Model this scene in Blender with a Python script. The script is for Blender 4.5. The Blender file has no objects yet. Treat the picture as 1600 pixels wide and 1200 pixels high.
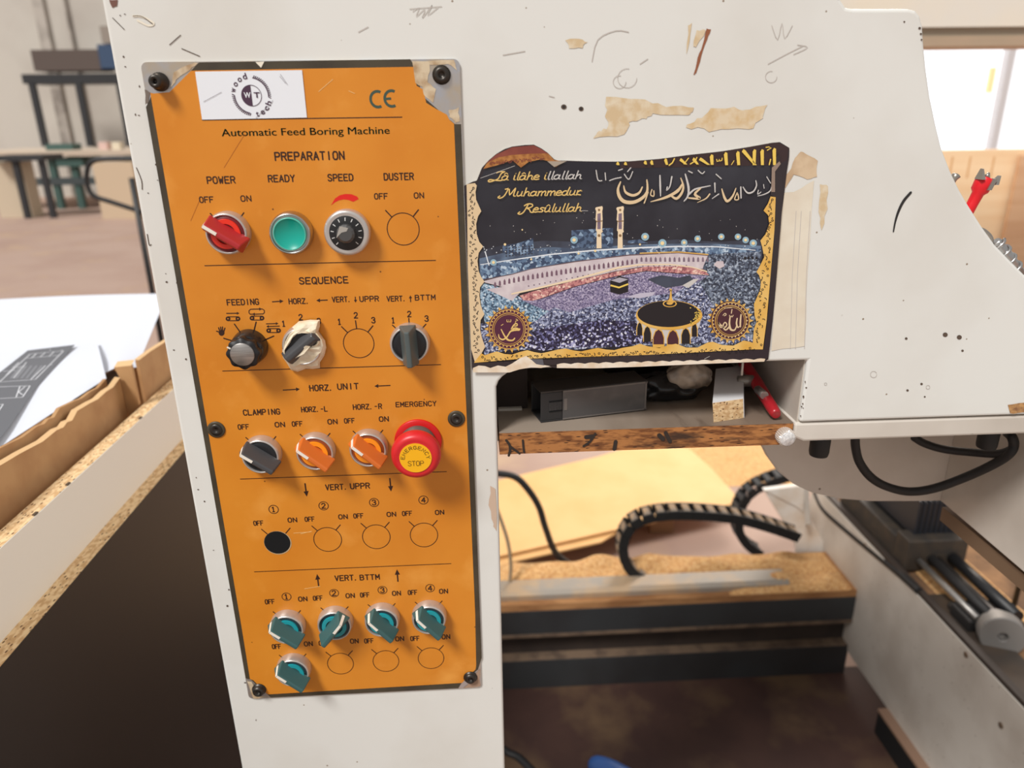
import bpy, bmesh, math, random
from mathutils import Vector, Matrix
random.seed(7)
S = bpy.context.scene
COL = S.collection

# ------------------------------------------------------------------ camera
F = 1150.0                                   # focal length in pixels of a 1600 wide frame
CAM = Vector((0.2096, -0.52495, 1.3495))
RV = Vector((-0.34883, 0.02247, -0.050826))
ROT = Matrix.Rotation(RV.length, 3, RV.normalized()) @ Matrix(((1, 0, 0), (0, 0, -1), (0, 1, 0)))
cd = bpy.data.cameras.new('camera')
co = bpy.data.objects.new('camera', cd); COL.objects.link(co)
co.matrix_world = Matrix.Translation(CAM) @ ROT.to_4x4()
cd.sensor_width = 36; cd.lens = F * 36 / 1600
cd.clip_start = 0.01; cd.clip_end = 100
cd.dof.use_dof = True; cd.dof.focus_distance = 0.56; cd.dof.aperture_fstop = 6.2
S.camera = co
# ------------------------------------------------------------------ light
S.view_settings.view_transform = 'Standard'; S.view_settings.look = 'None'
S.view_settings.gamma = 1; S.view_settings.exposure = 0.0
S.view_settings.use_curve_mapping = False
wd = bpy.data.worlds.new('hall_daylight'); S.world = wd; wd.use_nodes = True
bg = wd.node_tree.nodes['Background']
bg.inputs[0].default_value = (1.0, 0.98, 0.96, 1); bg.inputs[1].default_value = 0.50
sd = bpy.data.lights.new('skylight_sun', 'SUN'); sd.energy = 3.1; sd.angle = math.radians(15)
sd.color = (1.0, 0.98, 0.95)
so = bpy.data.objects.new('skylight_sun', sd); COL.objects.link(so)
so.rotation_euler = Vector((-0.85, -1.0, 1.6)).to_track_quat('Z', 'Y').to_euler()
ad = bpy.data.lights.new('doorway_light', 'AREA'); ad.energy = 105; ad.size = 1.6; ad.shape = 'SQUARE'
ad.color = (1.0, 0.90, 0.80)
ao = bpy.data.objects.new('doorway_light', ad); COL.objects.link(ao)
ao.location = (2.3, 4.2, 2.6)
ao.rotation_euler = (Vector((2.3, 4.2, 2.6)) - Vector((0.6, 1.6, 0.1))).to_track_quat('Z', 'Y').to_euler()

# ------------------------------------------------------------------ helpers
def ray(px, py):
    return ROT @ Vector(((px - 800) / F, -(py - 600) / F, -1.0))
def U(px, py, ax, v):
    d = ray(px, py); i = 'xyz'.index(ax)
    return CAM + d * ((v - CAM[i]) / d[i])
def P(px, py, y=0.0):
    return U(px, py, 'y', y)
def lin(c):
    return tuple(((v / 255) / 12.92 if v / 255 <= 0.04045 else ((v / 255 + 0.055) / 1.055) ** 2.4) for v in c) + (1,)

MATS = {}
def M(name, c, rough=0.5, metal=0.0, c2=None, scale=30.0, lo=0.4, hi=0.65, detail=4.0, bump=0.0, stretch=None,
      specks=None, speck_scale=200.0, speck_size=0.1, c3=None, s3=5.0, lo3=0.5, hi3=0.6, coat=0.0, trans=0.0, alpha=1.0, emit=0.0):
    if name in MATS: return MATS[name]
    m = bpy.data.materials.new(name); m.use_nodes = True
    nt = m.node_tree; N = nt.nodes; L = nt.links
    b = N['Principled BSDF']
    b.inputs['Base Color'].default_value = lin(c)
    b.inputs['Roughness'].default_value = rough; b.inputs['Metallic'].default_value = metal
    if coat: b.inputs['Coat Weight'].default_value = coat
    if trans: b.inputs['Transmission Weight'].default_value = trans
    if alpha < 1: b.inputs['Alpha'].default_value = alpha
    if emit:
        b.inputs['Emission Color'].default_value = lin(c); b.inputs['Emission Strength'].default_value = emit
    if c2 or bump or specks or c3:
        tc = N.new('ShaderNodeTexCoord'); mp = N.new('ShaderNodeMapping')
        L.new(tc.outputs['Object'], mp.inputs[0])
        if stretch: mp.inputs['Scale'].default_value = stretch
        cur = None
        nz = N.new('ShaderNodeTexNoise'); nz.inputs['Scale'].default_value = scale; nz.inputs['Detail'].default_value = detail
        L.new(mp.outputs[0], nz.inputs['Vector'])
        def mix(cur, fac, col):
            mx = N.new('ShaderNodeMix'); mx.data_type = 'RGBA'
            if cur is None: mx.inputs[6].default_value = lin(c)
            else: L.new(cur, mx.inputs[6])
            mx.inputs[7].default_value = lin(col); L.new(fac, mx.inputs[0])
            return mx.outputs[2]
        def ramp(src, lo, hi, inv=False):
            r = N.new('ShaderNodeMapRange'); r.inputs[1].default_value = lo; r.inputs[2].default_value = hi
            if inv: r.inputs[3].default_value = 1; r.inputs[4].default_value = 0
            L.new(src, r.inputs[0]); return r.outputs[0]
        if c2: cur = mix(cur, ramp(nz.outputs[0], lo, hi), c2)
        if c3:
            n3 = N.new('ShaderNodeTexNoise'); n3.inputs['Scale'].default_value = s3; n3.inputs['Detail'].default_value = 6
            L.new(mp.outputs[0], n3.inputs['Vector'])
            cur = mix(cur, ramp(n3.outputs[0], lo3, hi3), c3)
        if specks:
            vo = N.new('ShaderNodeTexVoronoi'); vo.inputs['Scale'].default_value = speck_scale
            L.new(mp.outputs[0], vo.inputs['Vector'])
            sp = ramp(vo.outputs['Distance'], speck_size, speck_size * 1.5, True)
            sx = N.new('ShaderNodeSeparateColor'); L.new(vo.outputs['Color'], sx.inputs[0])
            g = ramp(sx.outputs[0], 0.6, 0.62)
            mm = N.new('ShaderNodeMath'); mm.operation = 'MULTIPLY'; L.new(sp, mm.inputs[0]); L.new(g, mm.inputs[1])
            cur = mix(cur, mm.outputs[0], specks)
        if cur is not None: L.new(cur, b.inputs['Base Color'])
        if bump:
            bp = N.new('ShaderNodeBump'); bp.inputs['Strength'].default_value = bump; bp.inputs['Distance'].default_value = 0.002
            L.new(nz.outputs[0], bp.inputs['Height']); L.new(bp.outputs[0], b.inputs['Normal'])
    MATS[name] = m
    return m

ORG = {}
class MB:
    def __init__(s): s.v = []; s.f = []; s.mi = []; s.mats = []; s.sm = []
    def mat(s, m):
        if m not in s.mats: s.mats.append(m)
        return s.mats.index(m)
    def add(s, vs, fs, m, smooth=False):
        o = len(s.v); i = s.mat(m)
        s.v += [Vector(v) for v in vs]
        for f in fs: s.f.append([o + k for k in f]); s.mi.append(i); s.sm.append(smooth)
        return s
    def hexa(s, c8, m):      # bottom ring 0-3, top ring 4-7
        return s.add(c8, [(3, 2, 1, 0), (4, 5, 6, 7), (0, 1, 5, 4), (1, 2, 6, 5), (2, 3, 7, 6), (3, 0, 4, 7)], m)
    def box(s, a, b, m):
        x0, y0, z0 = a; x1, y1, z1 = b
        return s.hexa([(x0, y0, z0), (x1, y0, z0), (x1, y1, z0), (x0, y1, z0), (x0, y0, z1), (x1, y0, z1), (x1, y1, z1), (x0, y1, z1)], m)
    def prism(s, poly, d, m, side=None):   # poly: list of 3D points, extruded by vector d
        n = len(poly); d = Vector(d); poly = [Vector(p) for p in poly]
        s.add(poly + [p + d for p in poly], [tuple(range(n)), tuple(range(2 * n - 1, n - 1, -1))], m)
        o = len(s.v) - 2 * n; i = s.mat(side or m)
        for k in range(n):
            s.f.append([o + k, o + n + k, o + n + (k + 1) % n, o + (k + 1) % n][::-1]); s.mi.append(i); s.sm.append(False)
        return s
    def poly(s, pts, m): return s.add(pts, [tuple(range(len(pts)))], m)
    def tube(s, pts, r, m, n=10, cap=True):
        pts = [Vector(p) for p in pts]; N = len(pts)
        rs = r if isinstance(r, (list, tuple)) else [r] * N
        up = Vector((0.13, 0.37, 0.92)); vs = []; prev = None
        for i, p in enumerate(pts):
            t = (pts[min(i + 1, N - 1)] - pts[max(i - 1, 0)]).normalized()
            a = t.cross(up) if prev is None else prev - t * prev.dot(t)
            if a.length < 1e-6: a = t.cross(Vector((1, 0, 0)))
            a.normalize(); prev = a; b = t.cross(a)
            for k in range(n):
                q = 2 * math.pi * k / n; vs.append(p + (a * math.cos(q) + b * math.sin(q)) * rs[i])
        fs = [(i * n + k, i * n + (k + 1) % n, (i + 1) * n + (k + 1) % n, (i + 1) * n + k) for i in range(N - 1) for k in range(n)]
        s.add(vs, fs, m, True)
        if cap:
            o = len(s.v) - len(vs); im = s.mat(m)
            s.f.append([o + k for k in range(n)][::-1]); s.mi.append(im); s.sm.append(False)
            s.f.append([o + (N - 1) * n + k for k in range(n)]); s.mi.append(im); s.sm.append(False)
        return s
    def lathe(s, c, prof, m, n=40, fr=None, wob=None, smooth=True):  # profile (r,w); frame maps (u,v,w) -> world
        fr = fr or front(c); vs = []
        for r, w in prof:
            for k in range(n):
                q = 2 * math.pi * k / n; rr = r * (wob(q) if wob else 1)
                vs.append(fr(rr * math.cos(q), rr * math.sin(q), w))
        fs = [(i * n + k, i * n + (k + 1) % n, (i + 1) * n + (k + 1) % n, (i + 1) * n + k) for i in range(len(prof) - 1) for k in range(n)]
        s.add(vs, fs, m, smooth)
        if prof[-1][0] > 1e-5:
            o = len(s.v) - n; s.f.append([o + k for k in range(n)]); s.mi.append(s.mat(m)); s.sm.append(False)
        return s
    def build(s, name, parent=None, bevel=0, seg=2, origin=None, angle=40, sub=0):
        me = bpy.data.meshes.new(name)
        if origin is None:
            lo = [min(v[i] for v in s.v) for i in range(3)]; hi = [max(v[i] for v in s.v) for i in range(3)]
            origin = Vector(((lo[0] + hi[0]) / 2, (lo[1] + hi[1]) / 2, lo[2]))
        origin = Vector(origin)
        me.from_pydata([tuple(v - origin) for v in s.v], [], s.f)
        for m in s.mats: me.materials.append(m)
        me.polygons.foreach_set('material_index', s.mi); me.polygons.foreach_set('use_smooth', s.sm)
        bm = bmesh.new(); bm.from_mesh(me)
        if bevel: bmesh.ops.recalc_face_normals(bm, faces=bm.faces)
        bm.to_mesh(me); bm.free(); me.update()
        o = bpy.data.objects.new(name, me); COL.objects.link(o)
        put(o, origin, parent)
        if bevel:
            b = o.modifiers.new('bevel', 'BEVEL'); b.width = bevel; b.segments = seg; b.limit_method = 'ANGLE'; b.angle_limit = math.radians(angle)
        if sub:
            b = o.modifiers.new('sub', 'SUBSURF'); b.levels = sub; b.render_levels = sub
        return o
def put(o, origin, parent=None):
    ORG[o.name] = Vector(origin)
    if parent:
        o.parent = parent; o.location = Vector(origin) - ORG[parent.name]
    else: o.location = origin
def front(c):
    c = Vector(c); return lambda u, v, w: Vector((c.x + u, c.y - w, c.z + v))
def upfr(c):
    c = Vector(c); return lambda u, v, w: Vector((c.x + u, c.y + v, c.z + w))
def axfr(c, ax):
    c = Vector(c); z = Vector(ax).normalized(); x = z.orthogonal().normalized(); y = z.cross(x)
    return lambda u, v, w: c + x * u + y * v + z * w
def tag(o, label, cat, group=None, kind=None):
    o['label'] = label; o['category'] = cat
    if group: o['group'] = group
    if kind: o['kind'] = kind
    return o
def thing(name, loc, label, cat, group=None):
    o = bpy.data.objects.new(name, None); COL.objects.link(o); o.empty_display_size = 0.05
    put(o, loc); return tag(o, label, cat, group)
def struct(o): o['kind'] = 'structure'; return o
def spline(pts, n=8):
    out = []; N = len(pts); pts = [Vector(p) for p in pts]
    for i in range(N - 1):
        p0, p1, p2, p3 = pts[max(i - 1, 0)], pts[i], pts[i + 1], pts[min(i + 2, N - 1)]
        for k in range(n):
            t = k / n
            out.append(0.5 * (2 * p1 + (p2 - p0) * t + (2 * p0 - 5 * p1 + 4 * p2 - p3) * t * t + (3 * p1 - p0 - 3 * p2 + p3) * t ** 3))
    out.append(pts[-1]); return out

class Flat(MB):
    """flat print on a vertical plane that faces -Y"""
    def __init__(s, y, px=True): super().__init__(); s.y = y
    def W(s, p): return P(p[0], p[1], s.y)
    def pg(s, pts, m, lift=0): return s.poly([P(x, y, s.y - lift) for x, y in pts][::-1], m)
    def el(s, cx, cy, rx, ry, m, n=28, lift=0):
        return s.pg([(cx + rx * math.cos(2 * math.pi * k / n), cy + ry * math.sin(2 * math.pi * k / n)) for k in range(n)], m, lift)
    def rib(s, pts3, w, m, lift=0, caps=True):   # ribbon through points of the plane (3D), width in metres (or list)
        pts = [Vector((p[0], 0, p[2])) for p in pts3]; n = len(pts)
        ws = w if isinstance(w, (list, tuple)) else [w] * n
        L = []; R = []
        for i in range(n):
            t = pts[min(i + 1, n - 1)] - pts[max(i - 1, 0)]
            t = t.normalized() if t.length > 1e-9 else Vector((1, 0, 0))
            nn = Vector((-t.z, 0, t.x)) * ws[i] / 2
            L.append(pts[i] + nn); R.append(pts[i] - nn)
        s.k = (getattr(s, 'k', 0) + 1) % 12
        y = s.y - lift - s.k * 4e-6; vs = [Vector((p.x, y, p.z)) for p in L + R]
        s.add(vs, [(i, i + 1, n + i + 1, n + i) for i in range(n - 1)], m)
        if caps:
            for i in (0, n - 1):
                r = ws[i] / 2
                s.poly([Vector((pts[i].x + r * math.cos(q * math.pi / 4), y - 2e-6, pts[i].z + r * math.sin(q * math.pi / 4))) for q in range(8)], m)
        return s
    def rp(s, pts, wpx, m, lift=0, caps=True, sm=0):    # ribbon through photo pixels
        if sm: pts = [(p.x, p.y) for p in spline([(a, b, 0) for a, b in pts], sm)]
        w3 = [P(x, y, s.y) for x, y in pts]
        k = (P(pts[0][0] + 1, pts[0][1], s.y) - w3[0]).length
        if isinstance(wpx, (list, tuple)):
            m_ = len(wpx); N = len(pts)
            w = [k * (wpx[min(int(i / (N - 1) * (m_ - 1)), m_ - 2)] * (1 - (i / (N - 1) * (m_ - 1) - min(int(i / (N - 1) * (m_ - 1)), m_ - 2))) +
                      wpx[min(int(i / (N - 1) * (m_ - 1)), m_ - 2) + 1] * (i / (N - 1) * (m_ - 1) - min(int(i / (N - 1) * (m_ - 1)), m_ - 2))) for i in range(N)]
        else: w = wpx * k
        return s.rib(w3, w, m, lift, caps)

# stroke alphabet of the panel (cell 4 wide, 6 high)
G = {'A': [[(0, 0), (2, 6), (4, 0)], [(.7, 2), (3.3, 2)]], 'B': [[(0, 0), (0, 6), (2.6, 6), (3.6, 5.3), (3.6, 4), (2.7, 3.2), (0, 3.2)], [(2.7, 3.2), (3.9, 2.3), (3.9, .9), (2.8, 0), (0, 0)]],
     'C': [[(4, 4.8), (3.2, 6), (1, 6), (0, 4.7), (0, 1.3), (1, 0), (3.2, 0), (4, 1.2)]], 'D': [[(0, 0), (0, 6), (2.6, 6), (4, 4.6), (4, 1.4), (2.6, 0), (0, 0)]],
     'E': [[(4, 6), (0, 6), (0, 0), (4, 0)], [(0, 3.1), (3.3, 3.1)]], 'F': [[(4, 6), (0, 6), (0, 0)], [(0, 3.1), (3.2, 3.1)]],
     'G': [[(4, 4.8), (3.2, 6), (1, 6), (0, 4.7), (0, 1.3), (1, 0), (3.2, 0), (4, 1), (4, 2.8), (2.3, 2.8)]], 'H': [[(0, 0), (0, 6)], [(4, 0), (4, 6)], [(0, 3.1), (4, 3.1)]],
     'I': [[(2, 0), (2, 6)]], 'K': [[(0, 0), (0, 6)], [(4, 6), (0, 2.6)], [(1.2, 3.6), (4, 0)]], 'L': [[(0, 6), (0, 0), (4, 0)]],
     'M': [[(0, 0), (0, 6), (2, 2), (4, 6), (4, 0)]], 'N': [[(0, 0), (0, 6), (4, 0), (4, 6)]], 'O': [[(1, 0), (0, 1.3), (0, 4.7), (1, 6), (3, 6), (4, 4.7), (4, 1.3), (3, 0), (1, 0)]],
     'P': [[(0, 0), (0, 6), (3, 6), (4, 5.2), (4, 3.6), (3, 2.8), (0, 2.8)]], 'Q': [[(1, 0), (0, 1.3), (0, 4.7), (1, 6), (3, 6), (4, 4.7), (4, 1.3), (3, 0), (1, 0)], [(2.4, 1.6), (4.2, -.4)]],
     'R': [[(0, 0), (0, 6), (3, 6), (4, 5.2), (4, 3.8), (3, 3), (0, 3)], [(2.2, 3), (4, 0)]], 'S': [[(3.9, 5), (3, 6), (1, 6), (.1, 5), (.3, 3.8), (3.7, 2.2), (4, 1), (3, 0), (1, 0), (0, 1)]],
     'T': [[(0, 6), (4, 6)], [(2, 6), (2, 0)]], 'U': [[(0, 6), (0, 1.3), (1, 0), (3, 0), (4, 1.3), (4, 6)]], 'V': [[(0, 6), (2, 0), (4, 6)]], 'W': [[(0, 6), (.9, 0), (2, 4), (3.1, 0), (4, 6)]],
     'Y': [[(0, 6), (2, 3), (4, 6)], [(2, 3), (2, 0)]], 'Z': [[(0, 6), (4, 6), (0, 0), (4, 0)]], '.': [[(.4, 0), (.7, .3)]], '-': [[(.8, 3), (3.2, 3)]], ' ': [],
     '1': [[(.9, 4.9), (2, 6), (2, 0)], [(1, 0), (3, 0)]], '2': [[(.2, 4.8), (1.1, 6), (3, 6), (3.9, 4.8), (3.6, 3.5), (0, 0), (4, 0)]],
     '3': [[(.2, 5), (1.1, 6), (3, 6), (3.8, 5), (3.6, 3.8), (2, 3.2), (3.8, 2.4), (4, 1.1), (3, 0), (1, 0), (0, 1)]], '4': [[(3, 0), (3, 6), (0, 1.8), (4.2, 1.8)]]}
def stroke_text(fl, txt, xl, yb, xr, cap, m, w=0.2):
    a = fl.W((xl, yb)); b = fl.W((xr, yb)); h = (fl.W((xl, yb - cap)) - a).length
    n = len(txt); wid = b.x - a.x; cw = wid / (n - 0.32) if n > 1 else wid
    gw = cw * 0.68 if n > 1 else wid
    for i, ch in enumerate(txt):
        for st in G[ch]:
            pts = [Vector((a.x + i * cw + x / 4 * gw, 0, a.z + y / 6 * h)) for x, y in st]
            for p, q in zip(pts, pts[1:]): fl.rib([p, q], h * w, m)
def font_text(fl, txt, xl, yb, xr, cap, m, shear=0, offset=0.0, ang=None, three=None):
    cu = bpy.data.curves.new('t', 'FONT'); cu.body = txt; cu.size = 1; cu.shear = shear; cu.offset = offset; cu.resolution_u = 3
    ob = bpy.data.objects.new('t', cu); COL.objects.link(ob)
    bpy.context.view_layer.update()
    me = ob.to_mesh()
    vs = [v.co.copy() for v in me.vertices]; fs = [tuple(p.vertices) for p in me.polygons]
    ob.to_mesh_clear(); bpy.data.objects.remove(ob); bpy.data.curves.remove(cu)
    x0 = min(v.x for v in vs); x1 = max(v.x for v in vs)
    if three:                                   # (origin, rotation, width, height) in plane coordinates
        o, q, wdt, hgt = three
        def tr(v):
            u = ((v.x - x0) / (x1 - x0) - 0.5) * wdt; z = v.y / 0.70 * hgt
            return Vector((o.x + u * math.cos(q) - z * math.sin(q), fl.y, o.z + u * math.sin(q) + z * math.cos(q)))
    else:
        a = fl.W((xl, yb)); b = fl.W((xr, yb)); h = (fl.W((xl, yb - cap)) - a).length
        def tr(v): return Vector((a.x + (v.x - x0) / (x1 - x0) * (b.x - a.x), fl.y, a.z + v.y / 0.70 * h))
    fl.add([tr(v) for v in vs], fs, m)
# ------------------------------------------------------------------ materials
WHITE = M('machine_paint', (228, 228, 223), .42, c2=(220, 218, 211), scale=9, lo=.45, hi=.72, specks=(150, 134, 116), speck_scale=70, speck_size=.045)
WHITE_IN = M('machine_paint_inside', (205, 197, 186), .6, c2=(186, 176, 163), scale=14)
GREYW = M('grey_white_paint', (214, 207, 197), .5, c2=(196, 187, 176), scale=8, specks=(120, 105, 90), speck_scale=60, speck_size=.06)
ALU = M('aluminium', (196, 196, 200), .35, .75, c2=(205, 190, 170), scale=60)
ALUD = M('dusty_aluminium', (150, 142, 132), .55, .15, c2=(178, 152, 122), scale=16)
STEEL = M('steel', (188, 186, 184), .28, 1.0)
STEELM = M('brushed_steel', (176, 172, 168), .42, .85, c2=(150, 146, 142), scale=40, stretch=(1, 1, 30))
CHROME = M('satin_chrome', (206, 200, 195), .32, .65)
DKMET = M('dark_screw', (70, 66, 62), .38, .8)
BLACK = M('black_plastic', (26, 26, 28), .45)
BLACKM = M('matt_black', (17, 17, 18), .7)
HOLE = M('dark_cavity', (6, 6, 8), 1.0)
RUBBER = M('black_rubber', (33, 31, 31), .6)
ORANGE = M('orange_panel_print', (222, 142, 42), .36, c2=(212, 129, 30), scale=14, lo=.35, hi=.7, c3=(232, 158, 66), s3=22, lo3=.56, hi3=.75, specks=(120, 70, 20), speck_scale=70, speck_size=.035)
BORDER = M('dark_panel_border', (74, 66, 50), .45, c2=(60, 52, 40), scale=40)
INK = M('printed_ink', (52, 24, 10), .5)
INKG = M('green_ink', (48, 66, 30), .5)
CEG = M('grey_green_ink', (62, 82, 70), .5)
REDP = M('red_print', (222, 30, 18), .45)
STKW = M('white_sticker', (236, 240, 246), .4)
PURP = M('logo_ink', (74, 48, 70), .5)
GLUE = M('old_glue', (214, 196, 166), .7, c2=(176, 146, 110), scale=120, detail=6)
RUST = M('rust_smear', (150, 92, 62), .7)
DARKCHIP = M('paint_chip', (92, 76, 64), .8)
PENCIL = M('pencil_scribble', (196, 189, 182), .7)
MARKER = M('black_marker', (40, 38, 38), .6)
PAINTHI = M('pale_paint_edge', (240, 232, 214), .5)
TAN = M('tan_adhesive', (212, 188, 150), .8, c2=(226, 212, 186), scale=150, detail=6)
CHIP = M('chipboard_edge', (236, 206, 160), .8, c2=(206, 166, 118), scale=260, lo=.42, hi=.6, detail=5, stretch=(1, .45, 1.6), specks=(110, 74, 44), speck_scale=330, speck_size=.22)
CHIPD = M('aged_chipboard', (176, 118, 66), .85, c2=(116, 70, 36), scale=170, lo=.42, hi=.6, detail=6, stretch=(.5, 1, 2.2), c3=(66, 44, 30), s3=38, lo3=.58, hi3=.68, specks=(60, 34, 18), speck_scale=260, speck_size=.2)
SAW = M('sawdust', (214, 168, 112), .95, c2=(186, 134, 82), scale=120, detail=8, bump=.6, specks=(236, 204, 156), speck_scale=300, speck_size=.3)

# ------------------------------------------------------------------ boring machine
mach = thing('boring_machine', (0.45, 0.3, 0), 'white-painted boring machine with arched front housing and an open bed behind', 'machine')
zt = 1.80; YE = .0018; xl = P(242.5, 450, YE).x; xr = P(783, 900, YE).x - .0006
za = P(1000, 570, YE).z; xw = P(1256, 610).x; zs = P(1251, 660).z
out = [(xl, 0.02), (xl, zt), (P(1312, 0, YE).x, zt), (P(1312, 0, YE).x, P(1312, 0, YE).z)]
for q in ((1320, 12), (1330, 14), (1418, 14), (1429, 17), (1436, 26), (1440, 42), (1442, 70), (1446, 110), (1452, 152), (1461, 195), (1470, 232),
          (1484, 268), (1498, 297), (1512, 321), (1533, 354), (1553, 382), (1574, 404), (1598, 428), (1660, 476), (1740, 520), (1850, 560)):
    v = P(*q, YE); out.append((v.x, v.z))
xe = out[-1][0]
out += [(xe, zs), (xw, zs), (xw, za)]
for q in ((849, 573.7), (830, 574), (812, 576), (796, 580), (785, 588), (779, 595), (775.5, 604), (774.5, 616)):
    v = P(*q, YE); out.append((v.x if q[1] < 610 else xr, min(v.z, za)))
out.append((xr, 0.02))
hb = sc = Flat(-.0003); hb.prism([(x, 0, z) for x, z in out], (0, .17, 0), WHITE)
# inside of the shelf niche
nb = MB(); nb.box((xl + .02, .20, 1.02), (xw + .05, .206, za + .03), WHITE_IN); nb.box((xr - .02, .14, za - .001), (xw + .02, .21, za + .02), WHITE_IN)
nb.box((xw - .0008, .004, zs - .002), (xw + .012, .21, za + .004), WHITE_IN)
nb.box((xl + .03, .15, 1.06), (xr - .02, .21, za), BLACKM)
nb.build('niche_lining', mach)
# lip below the seam
zl = P(1262, 691).z
lp = MB(); lp.prism([(xw - .003, .0012, zs - .0012), (xe, .0012, zs - .0012), (xe, .0012, zl), (xw + .006, .0012, zl), (xw - .003, .0012, zl + .004)], (0, .17, 0), GREYW)
lp.build('base_flange', mach, bevel=.002, angle=50)
# hanging round plate and side wall below the flange
yd = .15
dpx = [(1184, 676), (1190, 694), (1201, 716), (1217, 738), (1240, 757), (1270, 771), (1310, 780), (1360, 784), (1420, 784), (1496, 783), (1496, 640), (1184, 640)]
dz = P(1420, 784, yd).z
dp = MB(); dp.prism([P(x, y, yd) for x, y in dpx], (0, .012, 0), GREYW); dp.build('hanging_plate', mach, bevel=.002, angle=60)
xc = P(1482, 720, yd).x
zb2 = U(1600, 893, 'x', xc).z
wb = MB(); wb.prism([(xc, yd, dz), (xc, yd, zl + .01), (xc, -.25, zl + .01), (xc, -.25, dz - .012), (xc, -.02, dz - .004)], (.03, 0, 0), GREYW); wb.build('side_wall', mach, bevel=.001)
wb = MB(); wb.box((xc + .004, -.25, dz - .024), (xc + .03, yd, dz - .008), M('brown_edge', (120, 96, 74), .7)); wb.build('wall_edge_strip', mach)
for q in ((1279, 700), (1541, 688)):
    c = P(q[0], q[1] + 9, .05); r = .0085
    b = MB(); b.lathe(c, [(r * .92, -.001), (r, .002), (r * 1.04, .036)], RUBBER, 24, upfr(c))
    b.lathe(c, [(0, -.0012), (r * .92, -.001)], RUBBER, 24, upfr(c))
    b.build('rubber_foot', mach)
def tubepx(pts, y, r, m, n=8):
    ys = y if isinstance(y, list) else [y] * len(pts)
    return spline([P(a, b, yy) for (a, b), yy in zip(pts, ys)], n), r, m
pts, r, m = tubepx([(1336, 682), (1337, 700), (1343, 722), (1360, 745), (1385, 760), (1420, 768), (1460, 763), (1510, 745), (1555, 724), (1578, 708), (1584, 695), (1581, 683), (1574, 676)], [.09] * 6 + [.085, .075, .06, .05, .05, .05, .06], .0042, RUBBER)
b = MB(); b.tube(pts, r, m); b.build('hanging_cable', mach)
pts, r, m = tubepx([(1428, 683), (1445, 693), (1475, 702), (1520, 707), (1560, 709), (1582, 702)], [.1, .1, .095, .08, .06, .05], .0038, RUBBER)
b = MB(); b.tube(pts, r, m); b.build('hanging_cable', mach)

# scuffs, residue and scribbles on the front paint
def blob(pts, m, lift=0, jit=1.0, n=3):
    o = []
    for i in range(len(pts)):
        a, b = pts[i], pts[(i + 1) % len(pts)]
        for k in range(n): o.append((a[0] + (b[0] - a[0]) * k / n + random.uniform(-jit, jit), a[1] + (b[1] - a[1]) * k / n + random.uniform(-jit, jit)))
    sc.pg(o, m, lift)
blob([(948, 153), (1000, 155), (1040, 165), (1086, 170), (1075, 182), (1020, 178), (1006, 186), (985, 190), (975, 210), (926, 214), (938, 206), (952, 198), (946, 180)], TAN, jit=2.5, n=4)
blob([(1110, 170), (1140, 168), (1165, 172), (1200, 166), (1192, 186), (1170, 202), (1110, 204), (1070, 198), (1090, 186)], M('pale_adhesive', (224, 206, 176), .8, c2=(214, 186, 142), scale=140), jit=2.5, n=4)
blob([(884, 63), (905, 60), (917, 66), (910, 74), (890, 75)], TAN, jit=1.5)
blob([(1282, 287), (1294, 290), (1292, 325), (1284, 360), (1279, 330)], TAN, jit=1.5)
blob([(1243, 247), (1252, 236), (1262, 241), (1278, 252), (1276, 276), (1262, 280), (1240, 272), (1228, 292), (1213, 305), (1213, 296), (1232, 270)], M('brown_paper_scrap', (216, 192, 160), .8, c2=(190, 160, 126), scale=60), jit=1.2)
blob([(1206, 300), (1240, 300), (1272, 282), (1262, 420), (1258, 540), (1206, 548), (1214, 420), (1222, 330)], M('cream_tape_strip', (232, 224, 206), .6, c2=(222, 210, 190), scale=30), jit=.8)
for x in (1244, 1252, 1266): sc.rp([(x, 330), (x - 6, 430), (x - 9, 545)], 1.0, PENCIL)
blob([(1104, 44), (1111, 46), (1105, 62), (1096, 88), (1088, 115), (1084, 117), (1090, 90), (1098, 70)], RUST, jit=.8)
blob([(1090, 48), (1104, 46), (1088, 74), (1082, 70)], TAN, jit=1.5)
blob([(1076, 40), (1082, 36), (1078, 64), (1072, 84)], TAN, jit=1)
sc.rp([(1423, 301), (1412, 314), (1404, 330), (1399, 346), (1396, 362)], [4, 4.5, 4, 3, 2], MARKER, sm=5)
for st in ([(645, 18), (655, 12), (650, 26), (664, 14), (660, 28), (675, 8), (668, 24), (684, 12)], [(1206, 40), (1215, 62), (1222, 36), (1226, 60), (1238, 40)], [(1200, 100), (1230, 84), (1254, 72)],
           [(1240, 85), (1262, 74), (1246, 70)], [(640, 14), (690, 10)]):
    sc.rp(st, 1.1, PENCIL, sm=3)
sc.rp([(208, 25), (222, 26), (240, 36), (232, 40), (215, 32)], 3, PAINTHI, sm=4); sc.rp([(208, 25), (222, 26), (239, 38)], 1.2, DARKCHIP, sm=4)
for st in ([(176, 28), (194, 46)], [(282, 55), (265, 70)], [(284, 76), (312, 88)], [(213, 262), (221, 282), (222, 296)], [(230, 366), (233, 383), (236, 382)], [(786, 86), (820, 80)], [(560, 50), (575, 42)],
           [(1000, 100), (1012, 92)], [(858, 150), (866, 152)], [(925, 96), (934, 62), (962, 48), (982, 50)]):
    sc.rp(st, 1.3, DARKCHIP if st[0][0] < 500 else PENCIL, sm=3)
for (x, y, a) in ((980, 122, 15), (968, 128, 10), (1205, 120, 9)):
    sc.rp([(x + a * math.cos(k * .35), y + a * math.sin(k * .35)) for k in range(15)], .9, PENCIL)
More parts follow.
